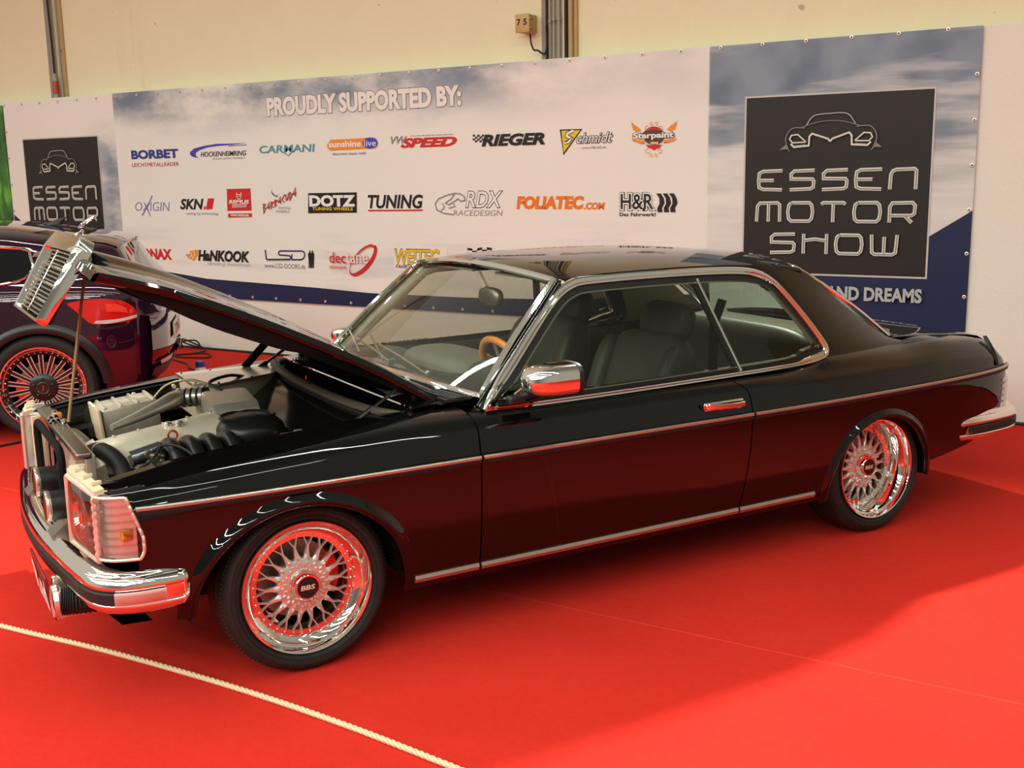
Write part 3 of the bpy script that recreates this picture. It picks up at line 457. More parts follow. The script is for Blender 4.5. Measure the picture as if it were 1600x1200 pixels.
for i, (u, z) in enumerate(gpos):
    q = g0 if i == 0 else copy_obj(g0, bn)
    q.location = (u, -.001, z)
def m_green():
    t = NT('green_printed_vinyl'); c = t.coord(); n = t.noise(c, 1.0, 4, .6, (5, 1, 2.2))
    t.l(t.ramp(n, [(.34, (.012, .02, .03)), (.5, (.03, .16, .012)), (.64, (.14, .50, .02))]), t.b.inputs['Base Color']); t.b.inputs['Roughness'].default_value = .4; return t.m
gb = MB().box((-8.94, 0, 1.48), (2.0, .006, 1.96)).build('green_banner', m_green(), smooth=False); gb.location = (0, 4.606, 0); tag(gb, 'green and black printed banner at the far left end of the partition', 'banner')
# ------------------------------------------------------------------ wall services
M_PIPE = mat('grey_conduit', (.32, .30, .23), .5, .1, var=.15, vscale=12); M_TAN = mat('tan_painted_pipe', (.46, .31, .12), .5, var=.12, vscale=8); M_CHAN = mat('grey_channel', (.27, .25, .19), .6, var=.15, vscale=8); M_OCHRE = mat('ochre_enamel', (.50, .34, .10), .4, var=.12, vscale=12)
def pipe(x, r, m, label, z0=2.3, z1=5.1, y=4.72, clamps=()):
    t = empty('conduit_pipe', (x, y, z0)); tag(t, label, 'pipe', None)
    MB().tube([(0, 0, 0), (0, 0, z1-z0)], r, 12).build('pipe_tube', m, t)
    for zc in clamps: MB().lathe([(r+.001, -.012), (r+.006, -.010), (r+.006, .010), (r+.001, .012)], (0, 0, zc-z0), 'z', 14).build('pipe_clamp', m, t)
    return t
def channel(x, w_, m, label, z0=2.3, z1=5.1):
    o = MB().box((0, 0, (z1-z0)/2), (w_, .022, z1-z0), b=.003).build('cable_channel', m, sharp=30); o.location = (x, 4.739, z0); tag(o, label, 'cable channel'); return o
channel(-1.279, .040, M_CHAN, 'flat grey channel nearest the numbered box')
pipe(-1.246, .010, M_RUB, 'thin black cable in the pipe group right of the numbered box')
pipe(-1.219, .010, M_PIPE, 'first grey conduit right of the thin black cable', clamps=(2.79,))
pipe(-1.184, .011, M_PIPE, 'middle grey conduit of the pipe group', clamps=(2.80,))
pipe(-1.141, .015, M_PIPE, 'widest grey conduit of the pipe group', clamps=(2.80,))
channel(-1.107, .020, mat('white_strip', (.66, .58, .46), .6, var=.05), 'narrow white strip between grey conduits and black pipe')
pipe(-1.078, .014, M_RUB, 'thick black pipe beside the tan pipe')
pipe(-1.038, .018, M_TAN, 'tan painted pipe at the right of the pipe group')
channel(-1.004, .030, M_TAN, 'flat tan strip at the right edge of the pipe group')
channel(-7.232, .060, M_CHAN, 'wide grey channel at the top left of the wall')
pipe(-7.165, .018, M_PIPE, 'grey conduit left of the hanging red plug')
pipe(-7.056, .012, M_PIPE, 'grey conduit right of the hanging red plug', clamps=(2.98,))
channel(-7.014, .032, M_TAN, 'flat tan strip right of the hanging red plug')
pl = empty('power_plug', (-7.112, 4.68, 2.50)); tag(pl, 'red and grey industrial plug hanging on a black cable', 'plug')
MB().lathe([(0, 0), (.026, 0), (.028, .045), (.0, .045)], (0, 0, 0), 'z', 16).build('plug_collar', M_PIPE, pl)
MB().lathe([(0, .045), (.032, .046), (.034, .09), (.031, .095), (.031, .165), (0, .168)], (0, 0, 0), 'z', 16).build('plug_body', mat('red_plug_plastic', (.42, .03, .02), .4, var=.1), pl)
MB().lathe([(0, .168), (.027, .168), (.024, .225), (.012, .25), (0, .25)], (0, 0, 0), 'z', 16).build('plug_gland', M_PIPE, pl)
MB().tube([(0, 0, .24), (-.004, 0, .6), (-.02, .0, 1.1), (-.03, 0, 2.5)], .010, 8).build('plug_cable', M_RUB, pl)
jb = empty('junction_box', (-1.408, 4.75, 2.715)); tag(jb, 'small ochre box stencilled with a number above the banner', 'junction box')
MB().box((0, -.06, .066), (.118, .12, .132), b=.008).build('box_body', M_OCHRE, jb)
MB().box((0, -.126, .066), (.124, .012, .138), b=.004).build('box_lid', M_OCHRE, jb)
for zz in (.03, .10): MB().box((.065, -.10, zz), (.010, .05, .012), b=.002).build('latch', M_OCHRE, jb)
MB().tube([(-.060, -.10, .066), (-.075, -.10, .066)], .008, 8).build('side_screw', M_OCHRE, jb)
p = Print(-.1330); p.text('7', (-.048, .050, -.012, .098), INK['ink'], .03); p.text('5', (.010, .050, .044, .098), INK['ink'], .03); p.build('stencilled_number', jb)
jc = MB().tube(catmull([(-1.385, 4.70, 2.708), (-1.378, 4.70, 2.64), (-1.350, 4.695, 2.585), (-1.312, 4.69, 2.578), (-1.27, 4.685, 2.552), (-1.238, 4.675, 2.55), (-1.222, 4.675, 2.62), (-1.228, 4.675, 2.75)], 6), .007, 8).build('box_cable', M_RUB); tag(jc, 'short black cable looping from the numbered box to the pipes', 'cable')
# ------------------------------------------------------------------ loose things on the carpet
def m_rope():
    t = NT('twisted_cream_rope'); c = t.coord('UV'); 
    n = t.noise(t.coord(), 300, 3); t.l(t.mix(n, (.55, .38, .20), (.86, .70, .46)), t.b.inputs['Base Color']); t.b.inputs['Roughness'].default_value = .7; return t.m
def rope(P, r, label):
    P = resample(catmull([Vector(p) for p in P], 20), 900); rows = []
    mb = MB()
    for s in range(3):
        pts = []
        for i, p in enumerate(P):
            d = P[min(i+1, len(P)-1)]-P[max(i-1, 0)]; d = d/np.linalg.norm(d); sd = np.array([-d[1], d[0], 0]); a = i*.55+s*2*math.pi/3
            pts.append(p+sd*math.cos(a)*r*.5+np.array([0, 0, 1])*math.sin(a)*r*.5)
        mb.tube(pts, r*.56, 6, up=(0, 0, 1))
    o = mb.build('barrier_rope', m_rope(), sharp=60); tag(o, label, 'rope')
rope([(-2.6, -.80, .0095), (-1.4, -.745, .0095), (-.551, -.698, .0095), (.003, -.651, .0095), (.549, -.634, .0095), (1.024, -.647, .0095), (1.478, -.686, .0095), (2.6, -.80, .0095)], .0095, 'cream twisted rope lying across the carpet in the foreground')
for P, lab in (([(-3.25, .2, .008), (-3.20, .7, .008), (-3.174, 1.079, .008), (-3.165, 1.30, .008), (-3.30, 1.62, .008), (-3.7, 1.9, .008)], 'black cable on the carpet left of the coupe under its bumper'), ([(-5.43, 4.56, .008), (-5.30, 4.50, .02), (-5.20, 4.42, .09), (-5.08, 4.48, .10), (-5.10, 4.54, .03), (-5.28, 4.52, .06), (-5.16, 4.40, .12), (-4.98, 4.50, .02), (-4.93, 4.33, .008), (-5.02, 4.16, .008), (-4.86, 4.10, .008), (-4.62, 4.20, .008), (-4.84, 4.36, .008), (-5.05, 4.10, .008), (-4.86, 3.98, .008), (-4.52, 3.85, .008), (-4.31, 3.69, .008), (-4.0, 3.60, .008)], 'coiled black cable on the carpet behind the purple hatchback')):
    tag(MB().tube(catmull([Vector(p) for p in P], 8), .008, 8).build('floor_cable', M_RUB), lab, 'cable')
bt = empty('cleaning_bottle', (-3.15, 2.75, 0)); tag(bt, 'white bottle with a blue cap standing behind the coupe', 'bottle')
MB().lathe([(0, 0), (.05, 0), (.055, .01), (.055, .20), (.045, .235), (.034, .25), (.034, .262), (0, .262)], (0, 0, 0), 'z', 20).build('bottle_body', mat('white_plastic', (.70, .64, .55), .35, var=.04), bt)
MB().lathe([(0, .300), (.030, .300), (.036, .292), (.036, .258), (0, .258)], (0, 0, 0), 'z', 20).build('bottle_cap', mat('blue_plastic', (.03, .04, .28), .35, var=.05), bt)
# ------------------------------------------------------------------ the black coupe (local x runs from nose to tail, driver side is -y)
car = empty('coupe_car', (0, 0, 0), R(61.7667))
tag(car, 'black two-door coupe with raised bonnet and polished wheels on the red carpet', 'car')
plan = pchip([-.72, -.66, -.60, -.53, -.40, -.15, .30, 1.2, 2.2, 2.9, 3.2, 3.4, 3.5, 3.58, 3.64, 3.69], [.74, .795, .832, .852, .868, .880, .885, .886, .886, .880, .868, .848, .830, .806, .775, .735])
ztop = pchip([-.72, -.61, -.43, -.22, 0, .2, .45, .7], [.690, .714, .746, .768, .787, .802, .813, .813])
zdeck = pchip([2.2, 2.5, 2.87, 3.08, 3.31, 3.56, 3.62, 3.68], [.868, .866, .862, .856, .842, .812, .775, .70])
rearbot = pchip([2.97, 3.01, 3.32, 3.46, 3.60, 3.70], [.292, .297, .344, .383, .42, .44])
def lowpart(y0): return [(y0-.050, .215), (y0-.030, .262), (y0-.013, .37), (y0-.003, .50), (y0, .60)]
def sec_fender(x):
    y0 = plan(x); zt = ztop(x); zc = zt-.048
    return lowpart(y0)+[(y0-.004, .60+.5*(zc-.60)), (y0-.018, zc-.012), (y0-.030, zc+.004), (y0-.062, zt-.019), (y0-.11, zt-.005), (y0-.15, zt), (.655, zt+.001)]
def sec_door(x):
    y0 = plan(x)
    return lowpart(y0)+[(y0-.003, .68), (y0-.017, .752), (y0-.029, .768), (y0-.055, .788), (y0-.085, .800), (y0-.105, .806)]
ft = pchip([1.8, 2.05, 2.279, 2.35, 2.398, 2.44, 2.5, 3.1], [.805, .809, .816, .824, .836, .848, .856, .860])
def quarter_edge(x):
    if x <= 2.40: f_ = ft(x); return (1.122-.41*f_-.002, f_+.002)
    t = min(1, (x-2.40)/.62); return (.780-.09*t+.020*math.sin(math.pi*t)**.8, .835+.007*t)
def sec_quarter(x):
    y0 = plan(x); k = min(max((x-2.86)/.30, 0), 1); k = k*k*(3-2*k)
    a = sec_door(x); zt = zdeck(x); s_ = (zt-.62)/(.862-.62) if zt < .862 else 1
    w_ = min(1, max(0, (x-2.1)/.25)); e0 = quarter_edge(x); A3_ = (y0-.050, .7885)
    for i_, f_ in ((-3, 0), (-2, .5), (-1, .85)):
        g_ = (A3_[0]+(e0[0]-A3_[0])*f_+.004*math.sin(math.pi*f_), A3_[1]+(e0[1]-A3_[1])*f_+.004*math.sin(math.pi*f_))
        a[i_] = (a[i_][0]*(1-w_)+g_[0]*w_, a[i_][1]*(1-w_)+g_[1]*w_)
    q = lambda z: .60+(z-.60)*min(1, s_)
    b = lowpart(y0)+[(y0-.003, q(.68)), (y0-.017, q(.752)), (y0-.029, q(.770)), (y0-.058, q(.806)), (y0-.100, q(.842)), (y0-.150, q(.856))]
    b2 = [(p[0]*(1-k)+r[0]*k, p[1]*(1-k)+r[1]*k) for p, r in zip(a, b)]
    return b2+[(e0[0]*(1-k)+k*(y0-.20), e0[1]*(1-k)+k*zt)]
def column(sec, x, zlow, n):
    P = np.array(catmull(sec, 6)); P = [p for p in P]
    Q = []
    for i in range(len(P)-1):
        if P[i][1] >= zlow: Q.append(P[i])
        elif P[i+1][1] > zlow:
            t = (zlow-P[i][1])/(P[i+1][1]-P[i][1]); Q.append(P[i]+(P[i+1]-P[i])*t)
    Q.append(P[-1])
    zc = .63
    if zlow < zc-.01 and n > 20:
        lo = [q for q in Q if q[1] < zc]; hi = [q for q in Q if q[1] >= zc]
        t = (zc-lo[-1][1])/(hi[0][1]-lo[-1][1]); m_ = lo[-1]+(hi[0]-lo[-1])*t; n1 = n//3
        Q = list(resample(lo+[m_], n1+1)[:-1])+list(resample([m_]+hi, n-n1))
    else: Q = resample(Q, n)
    return [(x, -q[0], q[1]) for q in Q]
AF = (-.03, .262, .362, .335); AR = (2.665, .232, .318, .322)
def arch_z(x, A, base):
    t = (x-A[0])/A[2]
    return base if abs(t) >= 1 else max(base, A[1]+A[3]*math.sqrt(1-t*t))
def xs_with_arch(x0, x1, A, n=10):
    a, b = A[0]-A[2], A[0]+A[2]
    xs = list(np.linspace(x0, a-.0005, n))+[A[0]-A[2]*math.cos(math.pi*k/32) for k in range(1, 32)]+list(np.linspace(b+.0005, x1, n))
    return xs
NS = 34
def both(mb, name, m, parent=None, sharp=40, **kw):
    a = mb.build(name, m, parent or car, sharp, **kw); mb.mirror_y(); b = mb.build(name, m, parent or car, sharp, **kw); return a, b
# ---- front wings
mb = MB(); xs = xs_with_arch(-.545, .6215, AF)
def zl_f(x):
    if x < AF[0]-AF[2]: return .40-.08*max(0, (x+.545)/.15)
    return arch_z(x, AF, .215)
mb.grid([column(sec_fender(x), x, zl_f(x), NS) for x in xs])
mb.grid([column(sec_fender(x), x, ztop(x)-.062+.03*max(0, (-.545-x)/.09), 14) for x in np.linspace(-.65, -.545, 8)])
P = [column(sec_fender(-.65), -.65, ztop(-.65)-.040, 14)]; mb.grid([P[0], [(p[0]-.012, p[1]*.992, p[2]-.010) for p in P[0]], [(p[0]-.014, p[1]*.985, p[2]-.03) for p in P[0]]])
wings = both(mb, 'front_wing', M_PAINT)
# ---- doors
rdx = pchip([.20, .268, .468, .56, .654, .72, .756, .793, .812, .83], [1.832, 1.844, 1.873, 1.880, 1.884, 1.880, 1.871, 1.835, 1.79, 1.75])
fdx = lambda z: .6275
rows = []
for k in range(49):
    f = k/48; row = []
    C0 = column(sec_door(1.2), 1.2, .215, NS)
    for q in C0:
        z = q[2]; x = fdx(z)+(rdx(z)-.003-fdx(z))*f; d = plan(x)-plan(1.2)
        row.append((x, q[1]-d, z))
    rows.append(row)
mb = MB().grid(rows); doors = both(mb, 'door', M_PAINT)
# ---- rear quarters
rows = []
for k in range(8):
    f = k/7; row = []
    for q in column(sec_quarter(2.05), 2.05, .215, NS):
        z = q[2]; x0 = rdx(z)+.003; x = x0+(2.05-x0)*f; row.append((x, q[1]-(plan(x)-plan(2.05)), z))
    rows.append(row)
mb = MB().grid(rows)
def zl_r(x):
    if x > AR[0]+AR[2]: return rearbot(x)
    return arch_z(x, AR, .215)
xs = xs_with_arch(2.05, 3.50, AR, 12)+list(np.linspace(3.52, 3.69, 11))
mb.grid([column(sec_quarter(x), x, zl_r(x), NS) for x in xs])
l_ = column(sec_quarter(3.69), 3.69, rearbot(3.69), NS); mb.grid([l_, [(x+.008, y*.96, z) for x, y, z in l_], [(x+.006, y*.80, z) for x, y, z in l_]])
quarters = both(mb, 'rear_quarter_panel', M_PAINT)
# ---- arch flares
FPROF = [tuple(q) for q in catmull([(-.004, -.045), (-.005, -.004), (-.002, .010), (.008, .0165), (.020, .0165), (.034, .010), (.048, .002), (.062, -.005)], 3)]
def flare(A, w0, w1, span, name):
    mb = MB(); rows = []
    for k in range(49):
        a = math.pi*(span[0]+(span[1]-span[0])*k/48); ca, sa = math.cos(a), math.sin(a)
        fade = min(1, min(k, 48-k)/7); fade = .25+.75*fade
        row = []
        for dr, dy in FPROF:
            r = 1+(dr*(w0 if dr > 0 else 1))/A[2]; x = A[0]-ca*A[2]*r; z = A[1]+sa*A[3]*r; zz = min(z, .66)
            yb = plan(x)-.013*max(0, (.5-zz)/.13)
            row.append((x, -(yb+dy*w1*(fade if dy > 0 else 1)), z))
        rows.append(row)
    mb.grid(rows); return both(mb, name, M_PAINT, car, 70)
flare(AF, .85, 1.0, (.02, .97), 'wheel_arch_flare'); flare(AR, .65, 1.0, (-.02, .985), 'wheel_arch_flare')
# ---- wheel housings and underbody
for A in (AF, AR):
    mb = MB(); rows = []
    for k in range(25):
        a = math.pi*k/24
        rows.append([(A[0]-math.cos(a)*(A[2]+.012), y, A[1]+math.sin(a)*(A[3]+.012)) for y in (-.86, -.50)])
    mb.grid(rows); mb.poly([r[1] for r in rows]); both(mb, 'wheel_housing', M_DARK)
mb = MB().box((1.35, 0, .245), (1.82, 1.60, .07)); mb.box((1.5, 0, .27), (4.0, 1.0, .10)); mb.box((3.35, 0, .37), (.66, 1.50, .10)); mb.box((-.50, 0, .36), (.26, 1.50, .06))
mb.build('underbody', M_DARK, car, smooth=False)
# ---- rear panel, boot lid, spoiler
rows = []
for j in range(25):
    y = -.76+1.52*j/24; b = (abs(y)/.76)**4; row = []
    for z, dx in ((.43, -.03), (.50, 0), (.60, .012), (.655, .015), (.70, .012), (.76, -.01), (.80, -.05)):
        row.append((3.700-.055*b+dx-.01-.02*b*(z > .66), y*(1-.20*min(1, max(0, (z-.655)/.10))), z))
    rows.append(row)
MB().grid(rows).build('rear_panel', M_PAINT, car)
rows = []
for i in range(13):
    x = 2.94+.72*i/12; zt = zdeck(x)
    rows.append([(x, .672*math.sin(math.pi/2*t), zt+.016*(1-t*t)*(1 if i < 11 else .8)) for t in np.linspace(-1, 1, 25)])
MB().grid(rows).build('boot_lid', M_PAINT, car)
mb = MB(); F_ = [(3.511, -.737, .824, .003), (3.510, -.762, .795, .010), (3.506, -.788, .765, .018), (3.501, -.808, .735, .020), (3.496, -.820, .710, .010), (3.494, -.826, .694, .002)]
mb.grid([[(x, y+.01, z) for x, y, z, w in F_], [(x, y-.010, z+.004) for x, y, z, w in F_], [(x-w, y-.008, z) for x, y, z, w in F_], [(x-w, y+.01, z) for x, y, z, w in F_]], cu=True)
both(mb, 'boot_fin', M_PLAS, car, 40)
# tail lamps: ribbed wrap-round units
for s in (-1, 1):
    rows = []; mb = MB()
    zz = []
    for k in range(5):
        z0 = .478+.030*k; zz += [(z0, .004), (z0+.005, .030), (z0+.018, .030), (z0+.026, .004)]
    for z, d in zz:
        row = []
        for t in np.linspace(0, 1, 14):
            y = .40+.395*t; x = 3.695-.13*max(0, (t-.72)/.28)**2
            row.append((x+d*(1-.3*t), s*(y+d*.9*max(0, (t-.8)/.2)), z))
        row.append((row[-1][0]-.06, s*(.395+.40-.012), z))
        rows.append(row)
    mb.grid(rows); mb.build('tail_lamp', M_CLEARL if s < 0 else M_REDL, car, 25)
# ---- body-side mouldings
def strip(x0, x1, zf, d, h, m, parent, n=24, name='side_trim'):
    mb = MB(); P = []
    for x in np.linspace(x0, x1, n): P.append((x, -(plan(x)+.0), zf(x)))
    prof = [(-.002, -h/2), (d*.7, -h/2), (d, -h*.25), (d, h*.25), (d*.7, h/2), (-.002, h/2)]
    rows = [[(p[0], p[1]-a, p[2]+b) for a, b in prof] for p in P]
    mb.grid(rows, cv=True); mb.poly(rows[0]); mb.poly(rows[-1])
    return both(mb, name, m, parent, 30)
zt_ = lambda x: .657 if x < 2.2 else .657+.016*((x-2.2)/1.3)**1.5
for a, b in ((-.545, .6195), (.6295, 1.879), (1.890, 3.62)):
    strip(a, b, zt_, .011, .030, M_RUB, car); strip(a, b, lambda x: zt_(x)+.007, .0145, .015, M_TRIM, car, name='side_trim_chrome')
zs = lambda x: .257
for a, b in ((.367, .6195), (.6295, 1.838), (1.848, 2.272)):
    mb = MB(); rows = []
    for x in np.linspace(a, b, 12):
        y = plan(x)-.031
        rows.append([(x, -(y+q), .257+w) for q, w in ((-.012, -.013), (.006, -.012), (.010, 0), (.006, .012), (-.012, .013))])
    mb.grid(rows, cv=True); mb.poly(rows[0]); mb.poly(rows[-1]); both(mb, 'sill_trim', M_TRIM, car, 30)
# door handles
mb = MB(); P = [(1.625, -.888, .722), (1.64, -.905, .724), (1.69, -.917, .722), (1.76, -.917, .719), (1.815, -.905, .717), (1.832, -.888, .717)]
mb.sweep(catmull(P, 5), [(-.010, -.004), (-.012, .002), (-.008, .006), (.008, .006), (.012, .002), (.010, -.004)], (0, -1, 0)); mb.box((1.728, -.884, .720), (.20, .012, .034), b=.004); both(mb, 'door_handle', M_CHROME, car, 35)
# ---- glasshouse: side plane y = 1.122 - .41 z
def Gy(z, d=0): return -(1.122-.41*z-d)
out_ctrl = [(.690, .812), (.765, .902), (.853, .985), (.981, 1.104), (1.055, 1.168), (1.109, 1.206), (1.162, 1.229), (1.216, 1.241), (1.34, 1.245), (1.516, 1.247), (1.75, 1.246), (1.90, 1.243), (2.018, 1.237), (2.098, 1.226), (2.175, 1.199), (2.240, 1.146), (2.328, 1.033), (2.403, .917), (2.418, .870), (2.398, .838), (2.35, .824), (2.279, .816), (2.05, .809), (1.863, .806), (1.382, .800), (.997, .798), (.80, .800), (.72, .803)]
loop = resample(catmull(out_ctrl, 6, True), 260, True)
def offs(L, w):
    n = len(L); o = []
    for i in range(n):
        t = L[(i+1) % n]-L[i-1]; t = t/np.linalg.norm(t); nn = np.array([t[1], -t[0]])
        wi = w[i] if hasattr(w, '__len__') else w
        o.append(L[i]+nn*wi)
    return np.array(o)
# widths: slim on the belt, wide on roof and rear
cen = loop.mean(0)
wgt = np.array([(.60 if (p[1] < .90 and p[0] < 2.25) else 1.0) for p in loop]); 
for _ in range(10): wgt = (np.roll(wgt, 1)+2*wgt+np.roll(wgt, -1))/4
def band(d0, d1, lift, parent, name, m, ridges=False):
    mb = MB(); rows = []
    prof = [(0, -.012), (.03, lift*.6), (.16, lift), (.42, lift), (.50, lift*.35), (.58, lift*.35), (.66, lift), (.86, lift), (.97, lift*.6), (1, -.012)] if ridges else [(0, -.02), (.03, lift), (.97, lift), (1, -.02)]
    for f, l in prof:
        O = offs(loop, (d0+(d1-d0)*f)*wgt)
        rows.append([(p[0], Gy(p[1])-l, p[1]) for p in O])
    mb.grid(rows, cv=True); return both(mb, name, m, parent, 25)
band(.0, .034, .013, car, 'window_frame', M_CHROME, True); band(.033, .058, .003, car, 'window_seal', M_RUB); band(.057, .063, .006, car, 'window_bead', M_CHROME)
inner = offs(loop, .050*wgt)
def bx(z): return 1.898+(1.783-1.898)*(z-.828)/(1.205-.828)
dg = [p for p in inner if p[0] <= bx(p[1])]; qg = [p for p in inner if p[0] > bx(p[1])]
def pane(pts, name, front):
    # order already follows the loop; close along the divider
    pts = [np.array(p) for p in pts]
    # rotate list so that the gap is at the ends
    gaps = [np.linalg.norm(pts[(i+1) % len(pts)]-pts[i]) for i in range(len(pts))]; k = int(np.argmax(gaps))+1
    pts = pts[k:]+pts[:k]
    mb = MB().poly([(p[0], Gy(p[1], -.014), p[1]) for p in pts]); return both(mb, name, M_SGLASS, car)
pane(dg, 'door_window', True); pane(qg, 'quarter_window', False)
mb = MB(); mb.sweep([(bx(z)+.004, Gy(z)-.003, z) for z in (.826, 1.0, 1.2)], [(-.006, -.014), (-.006, .004), (.006, .004), (.006, -.014)], (0, -1, -.41)); both(mb, 'window_divider', M_CHROME, car, 30)
mb = MB(); mb.sweep([(bx(z)-.012, Gy(z)-.001, z) for z in (.826, 1.0, 1.2)], [(-.011, -.014), (-.011, .003), (.011, .003), (.011, -.014)], (0, -1, -.41)); both(mb, 'window_divider_seal', M_RUB, car, 30)
# ---- roof
zr = pchip([1.06, 1.12, 1.20, 1.40, 1.70, 1.95, 2.12, 2.25, 2.40], [1.214, 1.226, 1.240, 1.249, 1.251, 1.246, 1.237, 1.224, 1.206])
def roof_pt(x, t, drop=0):
    a = abs(t); ye = .603; xx = x
    if x < 1.4: xx = x-.055*(1-t*t)*(1.4-x)/.30
    if x > 2.1: xx = x+.06*(1-t*t)*(x-2.1)/.30
    crown = .052*(1-a**2.6)
    return (xx, ye*t, zr(x)+crown-drop)
rows = [[roof_pt(x, t) for t in np.linspace(-1, 1, 41)] for x in np.concatenate([np.linspace(1.10, 1.3, 8), np.linspace(1.35, 2.2, 14), np.linspace(2.24, 2.40, 7)])]
mb = MB().grid(rows)
for s in (0, -1):   # roll the edge down to the drip rail
    mb.grid([[r[s] for r in rows], [(r[s][0], r[s][1]*1.012, r[s][2]-.010) for r in rows], [(r[s][0], r[s][1]*1.01, r[s][2]-.026) for r in rows]])
mb.build('roof', M_PAINT, car, 40)
rows = [[roof_pt(x, t*.985, .03) for t in np.linspace(-1, 1, 21)] for x in np.linspace(1.13, 2.39, 16)]
MB().grid(rows).build('headliner', M_BEIGE, car)
# ---- rear pillars
fr = [(2.02, 1.236), (2.098, 1.226), (2.175, 1.199), (2.240, 1.146), (2.284, 1.090), (2.328, 1.033), (2.365, .975), (2.403, .917), (2.418, .870), (2.400, .835)]
rr = [(2.40, -.600, 1.203), (2.44, -.603, 1.185), (2.475, -.607, 1.163), (2.53, -.615, 1.123), (2.58, -.622, 1.083), (2.66, -.634, 1.023), (2.75, -.648, .957), (2.86, -.664, .890), (2.93, -.675, .860), (3.02, -.69, .842)]
frp = resample(catmull([(a, Gy(b)+.001, b) for a, b in fr], 5), 30); rrp = resample(catmull(rr, 5), 30)
rows = []
for i in range(30):
    a, b = frp[i], rrp[i]; row = []
    for t in np.linspace(0, 1, 14):
        p = a+(b-a)*t; bul = .020*math.sin(math.pi*t)**.8
        g_ = Gy(p[2]); y = p[1]*1.0-bul*(.4+.6*i/29); row.append((p[0], y, p[2]))
    row.append((b[0]+.006, b[1]+.02, b[2]-.004)); rows.append(row)
mb = MB().grid(rows)
bot = rows[-1]; mb.grid([bot, [(p[0], p[1]+.004, p[2]-.015) for p in bot]])
both(mb, 'rear_pillar', M_PAINT)
mb = MB().grid([[(p[0], p[1]+.05, p[2]-.005) for p in r[:-1]] for r in rows]); both(mb, 'inner_pillar_trim', M_BEIGE)
# ---- front pillars
A0, A1 = Vector((.700, -.765, .815)), Vector((1.125, -.622, 1.218))
mb = MB(); mb.tube([A0+(A1-A0)*t+Vector((-.006, .004, .004)) for t in np.linspace(-.02, 1.0, 9)], .016, 12); both(mb, 'front_pillar', M_PAINT)
mb = MB(); mb.tube([A0+(A1-A0)*t+Vector((.035, .035, -.004)) for t in np.linspace(0, 1.0, 9)], .028, 10); both(mb, 'inner_pillar_trim', M_BEIGE)
# ---- windscreen and rear screen
def screen(b_c, b_s, t_c, t_s, name, n=25, m=14, bulge=0):
    rows = []
    for i in range(m+1):
        f = i/m; row = []
        for t in np.linspace(-1, 1, n):
            k = t*t
            pb = [b_c[0]*(1-k)+b_s[0]*k, b_s[1]*t, b_c[2]*(1-k)+b_s[2]*k]; pt = [t_c[0]*(1-k)+t_s[0]*k, t_s[1]*t, t_c[2]*(1-k)+t_s[2]*k]
            p = [pb[q]+(pt[q]-pb[q])*f for q in range(3)]
            p[0] += bulge*math.sin(math.pi*f)*.7; p[2] += abs(bulge)*math.sin(math.pi*f)*.7
            row.append(tuple(p))
        rows.append(row)
    return rows
ws = screen((.640, 0, .848), (.722, .728, .832), (1.070, 0, 1.262), (1.122, .600, 1.222), 'w', bulge=-.012)
MB().grid(ws).build('windscreen', M_GLASS, car)
def frame(rows, r, name, m, base=True):
    P = [r_[-1] for r_ in rows]+list(reversed(rows[-1]))+[r_[0] for r_ in reversed(rows)]
    if base: mb = MB().tube(resample(P+rows[0], 180, True), r, 8, closed=True)
    else: mb = MB().tube(resample(P, 150), r, 8)
    return mb.build(name, m, car, 40)
frame([[(p[0]-.010, p[1], p[2]+.011) for p in r_] for r_ in ws], .0145, 'windscreen_frame', M_CHROME); 
rs = screen((2.985, 0, .874), (2.945, .635, .862), (2.465, 0, 1.240), (2.405, .575, 1.206), 'r', bulge=.015)
MB().grid(rs).build('rear_window', M_SGLASS, car); frame(rs, .0125, 'rear_window_frame', M_CHROME, False); MB().tube(rs[0], .010, 8).build('rear_window_seal', M_RUB, car)
# ---- scuttle between bonnet and windscreen
rows = []
for x, z in ((.40, .800), (.402, .836), (.43, .842), (.50, .845), (.58, .846), (.70, .842), (.76, .835)):
    rows.append([(x+.05*abs(t)**3*(1 if x < .6 else 0)-.0, .70*t, z+.012*(1-t*t)-(.03*t**4 if x > .5 else .012*t**4)) for t in np.linspace(-1, 1, 25)])
MB().grid(rows).build('scuttle_panel', M_PAINT, car, 40)
def louvres(y0, y1, x0, x1, n):
    mb = MB()
    for k in range(n):
        y = y0+(y1-y0)*k/(n-1); mb.box(((x0+x1)/2, y, .852-.02*abs(y)), (x1-x0, .008, .012), b=.003)
    mb.box(((x0+x1)/2, (y0+y1)/2, .846-.02*abs((y0+y1)/2)), (x1-x0+.02, abs(y1-y0)+.02, .010))
    return mb
both(louvres(-.20, -.52, .45, .56, 22), 'vent_louvres', M_POLISH); MB().tube([(.404+.05*abs(t)**3, .68*t, .838+.012*(1-t*t)-.012*t**4) for t in np.linspace(-1, 1, 31)], .007, 8).build('scuttle_lip', M_CHROME, car); both(louvres(-.52, -.68, .60, .68, 9), 'vent_louvres', M_PLAS)
MB().tube(catmull([(.46, .64, .815), (.37, .56, .828), (.315, .30, .832), (.295, 0, .832), (.295, -.35, .828), (.335, -.58, .818), (.42, -.66, .80)], 8), .020, 10, flat=.8).build('scuttle_seal', M_SEAL, car)
MB().tube(catmull([(.47, .62, .79), (.39, .54, .80), (.335, .30, .806), (.32, 0, .806), (.32, -.35, .80), (.355, -.58, .79), (.44, -.65, .775)], 8), .016, 8).build('scuttle_seal', M_RUB, car)
rows = [[(x+.06*t*t, .655*t, z) for t in np.linspace(-1, 1, 15)] for x, z in ((.33, .80), (.29, .79), (.16, .715), (.13, .69), (.12, .40))]
MB().grid(rows).build('bulkhead', M_GLOSSD, car, 30)
